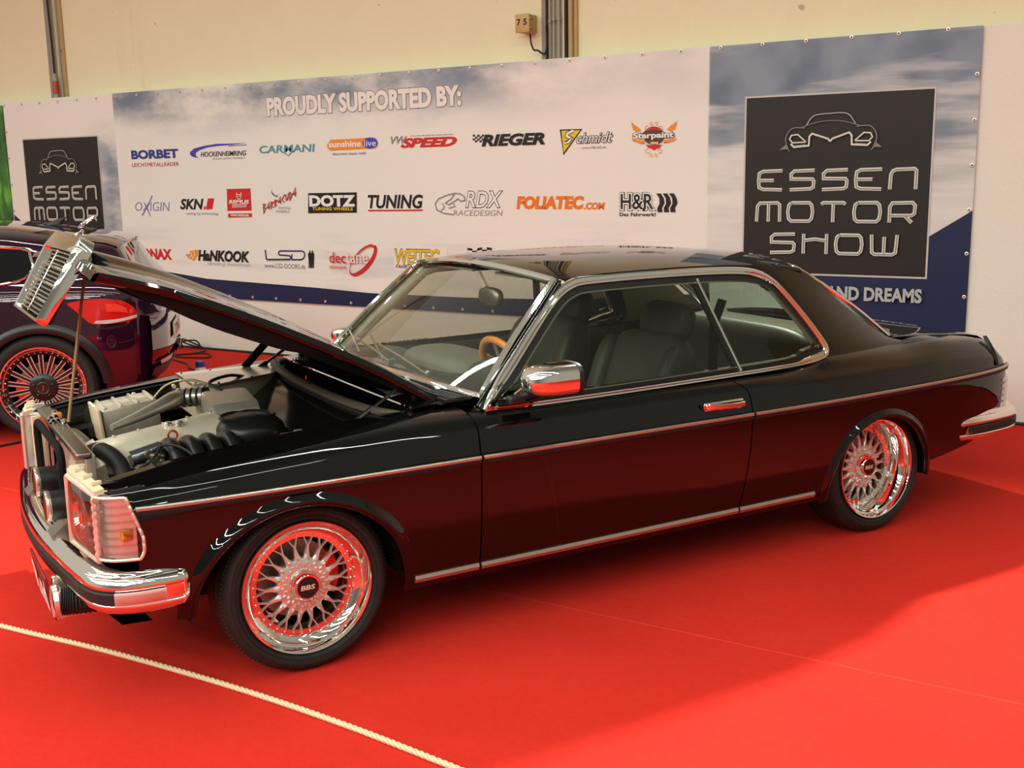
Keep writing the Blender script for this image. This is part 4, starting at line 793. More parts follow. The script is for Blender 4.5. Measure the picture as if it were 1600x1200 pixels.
# wipers
for y0, y1 in ((.30, -.33), (.56, .02)):
    mb = MB(); a = Vector((.700, y1, .862)); b = Vector((.765, y0, .905)); mb.tube([a, (a+b)/2+Vector((-.012, 0, .014)), b], .006, 8)
    mb.tube([b+Vector((.03, .16, .02)), b+Vector((-.07, -.20, -.035))], .005, 6); mb.lathe([(0, .0), (.014, 0), (.014, .022), (0, .026)], tuple(a), 'z', 12); mb.build('wiper', M_POLISH, car)
# ------------------------------------------------------------------ bonnet (raised) with radiator grille
HX, HZ, HA = .615, .806, R(30); HW = .645
def hrot(p):
    vx, vz = p[0]-HX, p[2]-HZ; c, s = math.cos(HA), math.sin(HA); return (HX+c*vx+s*vz, p[1], HZ-s*vx+c*vz)
def hood_z(x, y):
    t = abs(y)/HW; f = min(1, max(0, (x+.69)/1.3))
    g = min(1, max(0, (.33-abs(y))/.12)); g = g*g*(3-2*g)
    return ztop(x)+.003+.022*math.sin(math.pi*min(1, max(0, f)))+.030*(1-t**2.2)+.030*g*(1-f)**1.5
mb = MB(); ys = np.concatenate([np.linspace(-HW, -.34, 8), np.linspace(-.32, .32, 25), np.linspace(.34, HW, 8)]); xs = np.linspace(-.675, .600, 30)
rows = [[(x, y, hood_z(x, y)) for y in ys] for x in xs]
nose = [[(x-.012, y, hood_z(x, y)-.010) for (x, y, z) in rows[0]], [(x-.014, y, z-.034) for (x, y, z) in rows[0]], [(x+.004, y, z-.042) for (x, y, z) in rows[0]]]
mb.grid(list(reversed(nose))+rows+[[(x+.004, y, z-.02) for (x, y, z) in rows[-1]]])
dep = pchip([-.68, -.60, -.50, -.25, -.05, .10, .22, .6], [.034, .036, .055, .085, .078, .048, .030, .028])
for s in (-1, 1):
    e = [(x, s*HW, hood_z(x, HW)) for x in xs]
    mb.grid([e, [(p[0], s*(HW+.006), p[2]-.010) for p in e], [(p[0], s*(HW+.003), p[2]-.030) for p in e], [(p[0], s*(HW-.02), p[2]-.034) for p in e]])
mb.xf(Matrix.Identity(4)); mb.v = [hrot(v) for v in mb.v]; hood = mb.build('bonnet', M_PAINT, car, 40); hood['label'] = 'raised black bonnet'
mb = MB()
for s in (-1, 1):
    A_ = [(x, s*(HW-.012), hood_z(x, HW)-.030) for x in xs]; B_ = [(x, s*.615, hood_z(x, HW)-dep(x)) for x in xs]; C_ = [(x, s*.50, hood_z(x, HW)-dep(x)) for x in xs]; D_ = [(x, s*.47, hood_z(x, .5)-.02) for x in xs]
    mb.grid([A_, B_, C_, D_])
for x in (-.62, -.1, .5): mb.box((x, 0, ztop(x)-.012), (.09, 1.1, .035), b=.01)
for s in (-1, 1): mb.box((-.35, s*.25, ztop(-.35)-.005), (.6, .06, .03), b=.01)
mb.grid([[(x, y, hood_z(x, y)-.010) for y in np.linspace(-.60, .60, 13)] for x in np.linspace(-.66, .59, 8)])
mb.v = [hrot(v) for v in mb.v]; mb.build('bonnet_inner_frame', M_DARK, hood, 30)
# radiator grille: shell, dark slats, bright bars, star
gr = empty('radiator_grille', parent=car)
def G(mb, name, m, sharp=30):
    mb.v = [hrot(v) for v in mb.v]; return mb.build(name, m, gr, sharp)
def gring(hw_t, hw_b, z0, z1, r):
    P = []
    for cx, cz, a0 in ((hw_t-r, z1-r, 0), (-hw_t+r, z1-r, 90), (-hw_b+r*.5, z0+r*.5, 180), (hw_b-r*.5, z0+r*.5, 270)):
        rr_ = r if cz > .6 else r*.5
        for k in range(7):
            a = R(a0+90*k/6); P.append((cx+rr_*math.cos(a), cz+rr_*math.sin(a)))
    return P
Po = gring(.318, .300, .472, .790, .050); Pi = gring(.276, .262, .490, .728, .012)
mb = MB(); rings = []
arch = lambda y, z: .012*(1-(y/.32)**2)*(1 if z > .74 else 0)
vee = lambda y: .008*(y/.30)**2
for P, x, k in ((Po, -.660, 1), (Po, -.700, 1), (Po, -.716, .985), (Pi, -.724, 1.10), (Pi, -.722, 1.03), (Pi, -.690, 1)):
    cz = .62
    rings.append([(x+vee(y)+(-.030+.022*(z-.47)/.32 if x > -.67 else 0), y*k, (cz+(z-cz)*k)+arch(y, z)) for y, z in P])
mb.grid(rings, cv=True); G(mb, 'grille_shell', M_CHROME)
mb = MB().box((-.672, 0, .61), (.012, .54, .25)); G(mb, 'grille_backing', M_DARK)
mb = MB()
for k in range(16):
    z = .499+.0150*k; hw = .262+.014*(z-.49)/.24
    rows = [[(-.706+vee(y)+dx, y, z+dz) for y in np.linspace(-hw, hw, 13)] for dx, dz in ((0, -.0035), (0, .002), (.028, .006), (.028, 0))]
    mb.grid(rows, cu=True)
for y in np.linspace(-.24, .24, 11):
    mb.box((-.690+vee(y), y, .61), (.006, .004, .23))
G(mb, 'grille_slats', M_ALUD)
for z in (.548, .608, .668):
    mb = MB(); hw = .264+.012*(z-.49)/.24
    mb.sweep([(-.712+vee(y), y, z) for y in np.linspace(-hw, hw, 13)], [(-.003, -.004), (.003, -.004), (.003, .004), (-.003, .004)], (1, 0, 0)); G(mb, 'grille_bar', M_CHROME)
mb = MB().box((-.709, 0, .61), (.008, .007, .235), b=.002); G(mb, 'grille_centre_bar', M_CHROME)
mb = MB(); mb.lathe([(0, 0), (.018, 0), (.016, .010), (.008, .018), (.006, .03), (0, .03)], (-.668, 0, .800), 'z', 16); G(mb, 'star_base', M_CHROME)
sc_ = Vector((-.668, 0, .862)); mb = MB(); mb.tube([sc_+Vector((0, .036*math.cos(a), .036*math.sin(a))) for a in np.linspace(0, 2*math.pi, 33)[:-1]], .0032, 8, closed=True)
for k in range(3):
    a = R(90+120*k); t_ = Vector((0, math.cos(a), math.sin(a))); n_ = Vector((0, -math.sin(a), math.cos(a)))
    tip = sc_+t_*.035; b1, b2 = sc_+n_*.006, sc_-n_*.006; f, bk = sc_+Vector((-.005, 0, 0)), sc_+Vector((.005, 0, 0))
    mb.add([tip, b1, f, b2, bk], [(0, 1, 2), (0, 2, 3), (0, 3, 4), (0, 4, 1)])
mb.v = [((Matrix.Translation(sc_) @ Matrix.Rotation(R(24), 4, 'Y') @ Matrix.Translation(-sc_)) @ Vector(v))[:] for v in mb.v]
G(mb, 'star_ornament', M_CHROME)
# bonnet stays
mb = MB(); mb.tube([(-.486, -.01, 1.345), (-.592, -.01, .785)], .0058, 8); mb.tube([(-.486, -.01, 1.345), (-.485, .012, 1.362), (-.50, .03, 1.365)], .005, 6); mb.build('bonnet_rod', M_GOLD, car)
for s in (-1, 1):
    mb = MB(); a, b = Vector((.435, s*.60, .880)), Vector((.255, s*.60, .770)); mb.tube([a, (a+b)/2], .007, 8); mb.tube([(a+b)/2, b], .012, 10); mb.build('gas_strut', M_PLAS, car)
    mb = MB(); mb.box((.56, s*.60, .835), (.12, .03, .05), Matrix.Rotation(R(24), 3, 'Y'), b=.006); mb.tube([(.60, s*.62, .80), (.60, s*.58, .80)], .016, 10); mb.build('bonnet_hinge', M_DARK, car)
mb = MB(); mb.sweep([(.385, .615, .945), (.245, .615, .81)], [(-.016, -.006), (.016, -.006), (.016, .006), (-.016, .006)], (0, 1, 0)); mb.build('hinge_arm', M_DARK, car)
# ------------------------------------------------------------------ bumpers
def bumper(P, top, name, inner):
    # P: plan points from driver side to passenger side; section built outward / z
    P = resample(catmull([Vector(p) for p in P], 40), 120); n = len(P)
    nr = []
    for i in range(n):
        t = P[min(i+1, n-1)]-P[max(i-1, 0)]; t /= np.linalg.norm(t); nr.append(np.array([t[1], -t[0]]))
    nr = np.array(nr)
    for _ in range(6): nr[1:-1] = (nr[:-2]+2*nr[1:-1]+nr[2:])/4
    nr /= np.linalg.norm(nr, axis=1)[:, None]
    if np.dot(nr[n//2], np.array([inner, 0])) > 0: nr = -nr
    def rows(prof):
        return [[(P[i][0]+nr[i][0]*d, P[i][1]+nr[i][1]*d, top+z) for d, z in prof] for i in range(n)]
    ch = [(-.085, -.010), (-.060, .004), (-.032, .003), (-.020, -.002), (-.012, -.012), (-.004, -.016), (.006, -.024), (.012, -.040), (.009, -.051), (-.002, -.056), (-.002, -.093), (.006, -.096), (.008, -.103), (.0, -.120), (-.020, -.134), (-.045, -.138), (-.045, -.130)]
    r = rows([tuple(q) for q in catmull(ch[:8], 3)]+ch[8:])
    def shrink(row, k, mv):
        c = np.mean(np.array(row), 0); return [tuple(c+(np.array(q)-c)*k+mv) for q in row]
    for e_, nb in ((0, 1), (-1, -2)):
        mv = np.array(P[e_])-np.array(P[nb]); mv = mv/np.linalg.norm(mv)
        cap_ = [shrink(r[e_], k, mv*d) for d, k in ((.012, .93), (.020, .75), (.024, .4))]
        r = (list(reversed(cap_))+r) if e_ == 0 else r+cap_
    mb = MB().grid(r); mb.poly(r[0]); mb.poly(r[-1]); b = mb.build(name, M_CHROME, car, 55)
    rr_ = [(-.002, -.055), (.008, -.055), (.0125, -.060), (.0125, -.089), (.008, -.094), (-.002, -.094)]
    r = rows(rr_)[3:-3]; mb = MB().grid(r); mb.poly(r[0]); mb.poly(r[-1]); mb.build('bumper_rubber', M_RUB, b, 30)
    return b, P, nr
FB = [(-.425, -.872), (-.50, -.874), (-.57, -.866), (-.625, -.842), (-.668, -.790), (-.692, -.70), (-.718, -.50), (-.742, -.25), (-.750, 0)]
FB = FB+[(x, -y) for x, y in reversed(FB[:-1])]
fb, FP, FN = bumper([(x, y, 0) for x, y in FB], .468, 'front_bumper', 1)
RB = [(3.225, -.852), (3.36, -.862), (3.50, -.855), (3.62, -.835), (3.70, -.785), (3.745, -.70), (3.765, -.50), (3.785, 0)]
RB = RB+[(x, -y) for x, y in reversed(RB[:-1])]
bumper([(x, y, 0) for x, y in RB], .482, 'rear_bumper', -1)
# indicators let into the bumper rubber at the corners
for s in (-1, 1):
    idx = [i for i in range(120) if FP[i][1]*s > .842 and FP[i][0] < -.478] if True else []
    f_ = lambda d, z: [(FP[i][0]+FN[i][0]*d, FP[i][1]+FN[i][1]*d, .468+z) for i in idx]
    mb = MB().grid([f_(.010, -.053), f_(.0165, -.055), f_(.0165, -.095), f_(.010, -.097)]); o = mb.build('side_lamp', M_REFL, fb, 30); o['label'] = 'clear lamp let into the bumper corner'
    mb = MB().grid([f_(.0175, -.060), f_(.0185, -.063), f_(.0185, -.087), f_(.0175, -.090)]); mb.build('side_lamp_lens', M_LENS, fb, 30)
# overriders plates, number plate and cooling ducts under the bumper
for y in (-.30, .30):
    mb = MB().prism([(-.725, y-.05, .468), (-.66, y-.05, .52), (-.66, y-.05, .44), (-.715, y-.05, .42)], (0, .10, 0))
    mb.build('bumper_bracket', M_ALUD, car, 20)
mb = MB(); rows = [[(x+.04*t*t, .80*t, z) for t in np.linspace(-1, 1, 21)] for x, z in ((-.66, .44), (-.68, .40), (-.675, .33), (-.64, .29), (-.55, .285))]
mb.grid(rows); mb.build('front_apron', M_PAINT, car)
npl = empty('number_plate', (-.760, -.30, .30), 0, car)
MB().box((0, 0, 0), (.008, .36, .15), Matrix.Rotation(R(-8), 3, 'Y'), b=.003).build('plate_body', mat('maroon_plate', (.16, .012, .012), .3, var=.05), npl)
mb = MB()
vs, fs = fit_text('R.nd', (-.16, -.06, .16, .055), .03, .2)
mb.add([(-.0085-v[1]*math.tan(R(8)), -v[0], v[1]) for v in vs], fs); mb.build('plate_lettering', M_WHITE, npl, smooth=False, weld=False)
mb = MB(); P = [(-.745, -.555, .315), (-.70, -.56, .31), (-.62, -.57, .31), (-.52, -.58, .32)]
rows = catmull([Vector(p) for p in P], 12); mb.tube(rows, [.042+(.004 if i % 2 else 0) for i in range(len(rows))], 14); mb.build('brake_duct_hose', M_RUB, car, 60)
mb = MB().box((-.70, -.44, .30), (.10, .02, .13), b=.004); mb.box((-.70, -.47, .243), (.10, .08, .012), b=.003); mb.build('duct_bracket', M_POLISH, car)
MB().lathe([(.034, -.76), (.052, -.765), (.056, -.75), (.044, -.735)], (0, -.545, .315), 'x', 24).build('duct_ring', M_POLISH, car)
# ------------------------------------------------------------------ headlamps
for s in (-1, 1):
    hl = empty('headlamp', parent=car)
    def quad(P00, P01, P10, P11, bulge, nu=14, nv=10):
        rows = []
        for i in range(nv+1):
            v = i/nv; row = []
            for j in range(nu+1):
                u = j/nu; p = (1-v)*((1-u)*np.array(P00)+u*np.array(P01))+v*((1-u)*np.array(P10)+u*np.array(P11))
                k = (1-(2*u-1)**4)*(1-(2*v-1)**4); row.append((p[0]-bulge*k, s*-1*p[1], p[2]))
            rows.append(row)
        return rows
    ins, outp = (-.688, -.545), (-.648, -.788)
    lens = quad((*ins, .505), (*outp, .500), (*ins, .722), (outp[0]+.006, outp[1], .700), .016)
    MB().grid(lens).build('headlamp_lens', M_LENS, hl)
    mb = MB(); bez = [lens[0][j] for j in range(15)]+[r[-1] for r in lens[1:-1]]+list(reversed(lens[-1]))+[r[0] for r in reversed(lens[1:-1])]
    mb.tube(resample(bez, 90, True), .008, 8, closed=True); mb.build('headlamp_bezel', M_ALU, hl)
    # reflector: two bowls in a bright tray
    mb = MB(); back = quad((ins[0]+.06, ins[1], .51), (outp[0]+.05, outp[1], .505), (ins[0]+.06, ins[1], .715), (outp[0]+.05, outp[1], .695), -.03)
    mb.grid(back); mb.grid([lens[0], back[0]]); mb.grid([lens[-1], back[-1]]); mb.grid([[r[0] for r in lens], [r[0] for r in back]]); mb.build('headlamp_reflector', M_REFL, hl, 50)
    mb = MB(); mb.lathe([(.0, -.655), (.035, -.655), (.05, -.66), (.064, -.675), (.066, -.680), (.060, -.680), (.05, -.668), (0, -.662)], (0, s*.62, .615), 'x', 24); mb.lathe([(.0, -.635), (.028, -.635), (.045, -.645), (.052, -.655), (.045, -.655), (0, -.640)], (0, s*.725, .61), 'x', 24); mb.build('headlamp_bowl', M_CHROME, hl)
    # cream upper housing seen from above with the bonnet open
    mb = MB(); mb.prism([(-.682, s*.52, .722), (-.648, s*.790, .704), (-.618, s*.790, .710), (-.650, s*.52, .730)], (0, 0, .016))
    for k in range(3): mb.box((-.652+.011*k, s*(.58+.08*k), .744-.005*k), (.03, .012, .014), b=.003)
    mb.box((-.64, s*.455, .62), (.05, .02, .22), b=.004); mb.build('headlamp_housing', M_BEZ, hl, 30)
    # corner indicator wrapping into the wing
    rows = []; rb = []
    zz = []
    for k in range(8): zz += [(.508+.0245*k, 0.0), (.508+.0245*k+.008, .004), (.508+.0245*k+.016, .004), (.508+.0245*k+.0235, 0.0)]
    for z, d in zz:
        f = (z-.508)/.192; row = []; row2 = []
        xe = -.528-.040*max(0, f-.35)/.65-.012*max(0, .12-f)/.12
        for t in np.linspace(0, 1, 12):
            x = -.650+(xe+.650)*t; y = plan(x)+.004 if t > .35 else .785+(plan(-.650+(xe+.650)*.35)+.004-.785)*(t/.35)**.7
            row.append((x-d*(1-t), s*(y+d*t), z)); row2.append((x+.018*(1-t), s*(y-.018), z))
        rows.append(row); rb.append(row2)
    MB().grid(rows).build('indicator_lens', M_LENS, hl, 40)
    MB().grid(rb).build('indicator_reflector', M_REFL, hl, 50)
    per = rows[0]+[r[-1] for r in rows[1:-1]]+list(reversed(rows[-1]))+[r[0] for r in reversed(rows[1:-1])]
    MB().tube(resample(per, 80, True), .0055, 8, closed=True).build('indicator_surround', M_ALU, hl)
    MB().box((-.572, s*.836, .583), (.035, .012, .034), Matrix.Rotation(R(-s*12), 3, 'Z'), b=.004).build('amber_bulb', M_AMB, hl)
# ------------------------------------------------------------------ engine bay
E_ = lambda mb, name, m, sh=30: mb.build(name, m, car, sh)
for s in (-1, 1):
    mb = MB(); xs = np.linspace(-.60, .46, 16)
    mb.grid([[(x, s*.668, ztop(x)-.001) for x in xs], [(x, s*.640, ztop(x)-.012) for x in xs], [(x, s*.632, ztop(x)-.030) for x in xs], [(x, s*.628, ztop(x)-.10) for x in xs], [(x, s*.60, ztop(x)-.12) for x in xs], [(x, s*.58, .40) for x in xs]]); E_(mb, 'inner_wing', M_GLOSSD)
mb = MB().box((-.05, 0, .40), (1.1, 1.2, .02)); E_(mb, 'engine_bay_floor', M_DARK)
b0 = MB().lathe([(0, -.004), (.009, -.004), (.011, 0), (.011, .002)], (0, 0, 0), 'y', 14)
b0 = b0.build('wing_bolt', M_POLISH, car)
for i, (x, z) in enumerate(((-.410, .715), (-.235, .740), (-.065, .757))):
    o = b0 if i == 0 else copy_obj(b0, car); o.location = (x, .626, z)
Ry = Matrix.Rotation(R(-7.8), 3, 'Y')
mb = MB()
prof = [(-.105, -.06), (-.105, -.012), (-.085, .012), (-.045, .036), (.045, .036), (.06, .022), (.062, -.06)]
rows = [[tuple(Vector((-.29, -.075, .700))+Ry @ Vector((x, y, z*k))) for y, z in prof] for x, k in ((-.222, .9), (-.215, 1), (.215, 1), (.222, .9))]
mb.grid(rows, cv=True); mb.poly(rows[0]); mb.poly(rows[-1]); E_(mb, 'valve_cover', M_COVER)
mb = MB()
rows = [[tuple(Vector((-.29, -.085, .700))+Ry @ Vector((x, y*k, z*k+dz))) for y, z in prof] for x, k, dz in ((-.325, .70, -.035), (-.30, 1.15, -.02), (-.225, 1.2, .004))]
mb.grid(rows, cv=True); mb.poly(rows[0]); mb.poly(rows[-1]); E_(mb, 'timing_cover', M_COVER)
for i, (x, y) in enumerate(((-.262, -.095), (-.226, -.118))):
    mb = MB().lathe([(0, .0), (.015, 0), (.016, .012), (.011, .019), (0, .021)], (x, y, .735+.137*(x+.29)), 'z', 16); E_(mb, 'filler_cap', M_POLISH)
for k in range(5): E_(MB().lathe([(0, 0), (.006, 0), (.006, .008), (0, .009)], (-.45+.09*k, -.045, .737+.137*(-.16+.09*k)), 'z', 8), 'cover_bolt', M_CHROME)
mb = MB(); mb.tube([Vector((-.268, -.185, .708))+Vector((.016*math.cos(a), 0, .018+.016*math.sin(a))) for a in np.linspace(0, 2*math.pi, 21)[:-1]], .0042, 8, closed=True); mb.tube([(-.268, -.185, .71), (-.268, -.18, .64)], .004, 6); o = E_(mb, 'dipstick', M_RED); o['label'] = 'red ring dipstick'
mb = MB().tube([(-.425, -.205, .665), (-.315, -.19, .685)], .027, 16); E_(mb, 'ignition_cylinder', mat('blue_grey_metal', (.42, .46, .46), .25, .9, var=.1))
mb = MB().box((-.29, -.195, .705), (.055, .04, .012), b=.003); E_(mb, 'warning_tag', mat('yellow_tag', (.55, .34, .03), .5, var=.1))
# ribbed filter box on the passenger side
mb = MB(); Rb = Matrix.Rotation(R(-6), 3, 'Y'); mb.box((-.285, .54, .675), (.225, .215, .12), Rb, b=.008)
for k in range(4): mb.box(tuple(Vector((-.285, .54, .675))+Rb @ Vector((-.095+.065*k, 0, .062))), (.012, .20, .012), Rb, b=.003)
E_(mb, 'air_filter_box', M_ALU)
mb = MB().box((-.408, .535, .655), (.012, .24, .15), Rb, b=.003); E_(mb, 'filter_box_flange', M_BEZ)
mb = MB(); P = [(-.43, .09, .722), (-.33, .13, .742), (-.22, .19, .765), (-.165, .24, .775), (-.13, .29, .772)]; E_(mb.tube(catmull(P, 5), [.012+.018*min(1, i/12) for i in range(21)], 16), 'intake_pipe', M_ALU)
mb = MB()
for k in range(5): mb.tube([Vector((-.125+.020*k, .31-.015*k, .765+.002*k)), Vector((-.113+.020*k, .301-.015*k, .766+.002*k))], .040, 18, up=(0, 0, 1))
E_(mb, 'hose_clamps', M_POLISH); E_(MB().tube([(-.14, .32, .765), (-.02, .24, .775)], .034, 16), 'air_hose', M_RUB)
E_(MB().tube(catmull([(-.20, .46, .735), (-.14, .43, .80), (-.06, .36, .825), (.02, .30, .80)], 6), .0055, 8), 'brake_pipe', M_GOLD)
top = [(-.050, .645), (-.056, .345), (.035, .270), (.315, .405), (.432, .585), (.446, .655), (.30, .655)]
mb = MB().prism([(x, y, .800) for x, y in top], (0, 0, .012)); o = E_(mb, 'chrome_cover', M_POLISH)
mb = MB().prism([(x+.012*(1 if x < .1 else -1), .48+(y-.48)*.94, .66) for x, y in top], (0, 0, .14)); E_(mb, 'cover_side', M_BEZ)
for x, y in ((-.03, .63), (-.038, .36), (.04, .29), (.20, .36), (.38, .55), (.28, .64), (.1, .64)): E_(MB().lathe([(0, 0), (.006, 0), (.005, .005), (0, .006)], (x, y, .812), 'z', 10), 'cover_bolt', M_CHROME)
mb = MB(); rows = []
for x, k in ((-.075, .96), (-.065, 1), (.085, 1), (.10, .94)):
    rows.append([(x+.02*(y > .1), y, .735+(z-.735)*k) for y, z in ((-.06, .70), (-.055, .765), (-.03, .788), (.19, .802), (.22, .785), (.225, .70))])
mb.grid(rows, cv=True); mb.poly(rows[0]); mb.poly(rows[-1]); E_(mb, 'airbox_lid', M_ALU)
mb = MB().sphere((.02, -.17, .700), .13, 24, 14, sc=(1.0, .95, .52), pw=.8); E_(mb, 'airbox_body', M_PLAS)
mb = MB().lathe([(.098, -.006), (.108, 0), (.098, .006), (.092, 0)], (.02, -.15, .755), 'z', 32, closed=True); E_(mb, 'airbox_ring', M_PLAS)
for k in range(4):
    x = -.318+.068*k; P = [(x, -.13, .69), (x, -.19, .735), (x, -.27, .748), (x, -.35, .725), (x, -.41, .66), (x, -.42, .58)]
    E_(MB().tube(catmull([Vector(p)+Vector((.02, -.03, -.035)) for p in P], 5), .026, 14), 'intake_runner', M_PLAS)
E_(MB().tube([(-.36, -.415, .60), (.02, -.415, .62)], .045, 16), 'intake_plenum', M_PLAS)
E_(MB().tube(catmull([(-.545, -.02, .640), (-.530, -.12, .690), (-.500, -.21, .695), (-.475, -.29, .660), (-.475, -.34, .59)], 6), .030, 16), 'radiator_hose', M_RUB)
E_(MB().lathe([(.031, -.006), (.035, -.006), (.035, .006), (.031, .006)], (-.515, -.165, .694), 'y', 20, closed=True), 'hose_clip', M_POLISH)
E_(MB().tube(catmull([(-.575, .25, .64), (-.565, .17, .69), (-.545, .06, .68), (-.535, -.05, .655), (-.53, -.12, .60)], 6), .034, 14), 'intake_duct', M_ALUD)
mb = MB(); rnd = random.Random(3)
for i in range(14):
    c = (-.395+rnd.uniform(-.045, .05), -.325+rnd.uniform(-.06, .06), .655+rnd.uniform(-.03, .045)); 
    if i % 2: mb.box(c, (rnd.uniform(.015, .04), rnd.uniform(.015, .04), rnd.uniform(.01, .03)), Matrix.Rotation(rnd.uniform(-.6, .6), 3, 'Z'), b=.003)
    else: mb.lathe([(0, -.012), (.014, -.012), (.016, 0), (.012, .012), (0, .013)], c, 'zyx'[i % 3], 12)
mb.lathe([(0, -.035), (.05, -.035), (.058, -.02), (.058, .03), (.04, .04), (0, .04)], (-.40, -.33, .61), 'x', 24); E_(mb, 'alternator', M_ALUD)
for P, r_ in (([(-.36, -.28, .70), (-.33, -.36, .735), (-.28, -.40, .72), (-.22, -.45, .66)], .006), ([(-.44, -.37, .66), (-.40, -.42, .70), (-.36, -.36, .715), (-.33, -.27, .72)], .005), ([(.02, .18, .80), (.0, .28, .82), (.1, .34, .83), (.2, .42, .80)], .007), ([(.10, -.3, .69), (.16, -.42, .72), (.20, -.5, .66)], .008)):
    E_(MB().tube(catmull([Vector(p) for p in P], 6), r_, 8), 'wiring_loom', M_RUB)
mb = MB().box((.12, -.50, .66), (.14, .14, .16), b=.006); E_(mb, 'relay_box', M_PLAS)
mb = MB().box((.17, -.33, .70), (.05, .05, .03), b=.004); E_(mb, 'relay', M_ALU)
# radiator, cross-member and latch behind the missing nose
mb = MB().box((-.575, 0, .60), (.035, .62, .24), b=.004)
for k in range(24): mb.box((-.595, -.30+.026*k, .60), (.01, .008, .23))
E_(mb, 'radiator', M_ALU)
mb = MB().box((-.615, 0, .752), (.05, .90, .022), b=.006); E_(mb, 'radiator_crossmember', M_ALUD)
mb = MB(); rnd = random.Random(5)
for i in range(9): mb.lathe([(0, 0), (.010, 0), (.012, .008), (.006, .018), (0, .02)], (-.612+rnd.uniform(-.02, .02), rnd.uniform(.05, .28), .762), 'z', 10)
E_(mb, 'latch_bolts', M_CHROME); E_(MB().box((-.60, .20, .772), (.03, .035, .02), b=.004), 'latch_spring', M_AMB)
P = [(-.665, y, z) for y, z in gring(.29, .27, .485, .745, .05)]; E_(MB().tube(P, .014, 8, closed=True), 'grille_opening_frame', M_DARK)
for y in (.0, .12, -.13): E_(MB().sweep([(-.655, y, .49), (-.655, y, .735)], [(-.012, -.003), (.012, -.003), (.012, .003), (-.012, .003)], (1, 0, 0)), 'condenser_rail', M_POLISH)
MB().tube([(-.65, .26, .755), (-.655, .05, .735), (-.655, -.20, .715)], .012, 8, flat=.5).build('latch_bar', M_RED, car)
for y, z in ((-.11, .605), (-.345, .575)):
    h = MB().lathe([(0, -.735), (.044, -.735), (.050, -.728), (.050, -.655), (.040, -.645), (0, -.645)], (0, y, z), 'x', 28).build('horn', M_PLAS, car)
    MB().lathe([(.047, -.737), (.052, -.735), (.053, -.726), (.051, -.72)], (0, y, z), 'x', 28).build('horn_rim', M_POLISH, h)
# ------------------------------------------------------------------ door mirror
def door_mirror():
    out = []
    mb = MB(); C0 = Vector((.862, -.955, .925)); rows = []
    # section loft along x: nose to open rear
    for x, k, sh in ((-.098, .0, 0), (-.096, .30, 0), (-.088, .58, 0), (-.07, .80, 0), (-.04, .94, 0), (.0, .99, 0), (.05, 1.0, 0), (.085, 1.0, 0)):
        row = []
        for i in range(28):
            a = 2*math.pi*i/28; ca, sa = math.cos(a), math.sin(a); e = .62
            y = .078*math.copysign(abs(ca)**e, ca); z = .056*math.copysign(abs(sa)**e, sa)
            row.append((C0.x+x, C0.y+y*k, C0.z+z*k-.010*(1-k)))
        rows.append(row)
    mb.grid(rows, cv=True); out.append(('mirror_housing', mb, M_CHROME))
    mb = MB(); r2 = [[(p[0]+dx, C0.y+(p[1]-C0.y)*k, C0.z+(p[2]-C0.z)*k) for p in rows[-1]] for dx, k in ((-.004, 1.0), (.0, 1.03), (.014, 1.03), (.016, .97), (.004, .93))]
    mb.grid(r2, cv=True); out.append(('mirror_rim', mb, M_PLAS))
    mb = MB().poly([(p[0], p[1], p[2]) for p in r2[-1]]); out.append(('mirror_glass', mb, M_CHROME))
    mb = MB(); mb.box((.825, -.838, .842), (.12, .045, .030), b=.008); mb.tube([(.83, -.845, .85), (.84, -.90, .872), (.845, -.94, .885)], [.020, .020, .026], 12); out.append(('mirror_foot', mb, M_PLAS))
    mb = MB(); mb.sweep([(.815, -.800, .838), (.86, -.792, .86), (.905, -.775, .90)], [(-.02, -.004), (.02, -.004), (.02, .004), (-.02, .004)], (0, -1, -.4)); out.append(('mirror_base', mb, M_CHROME))
    return out
for nm, mb, m in door_mirror():
    mb.build(nm, m, car, 40); mb.mirror_y(); mb.v = [(.80+(x-.80)*.62, .83+(y-.83)*.62, .80+(z-.80)*.62) for x, y, z in mb.v]; mb.build(nm, m, car, 40)
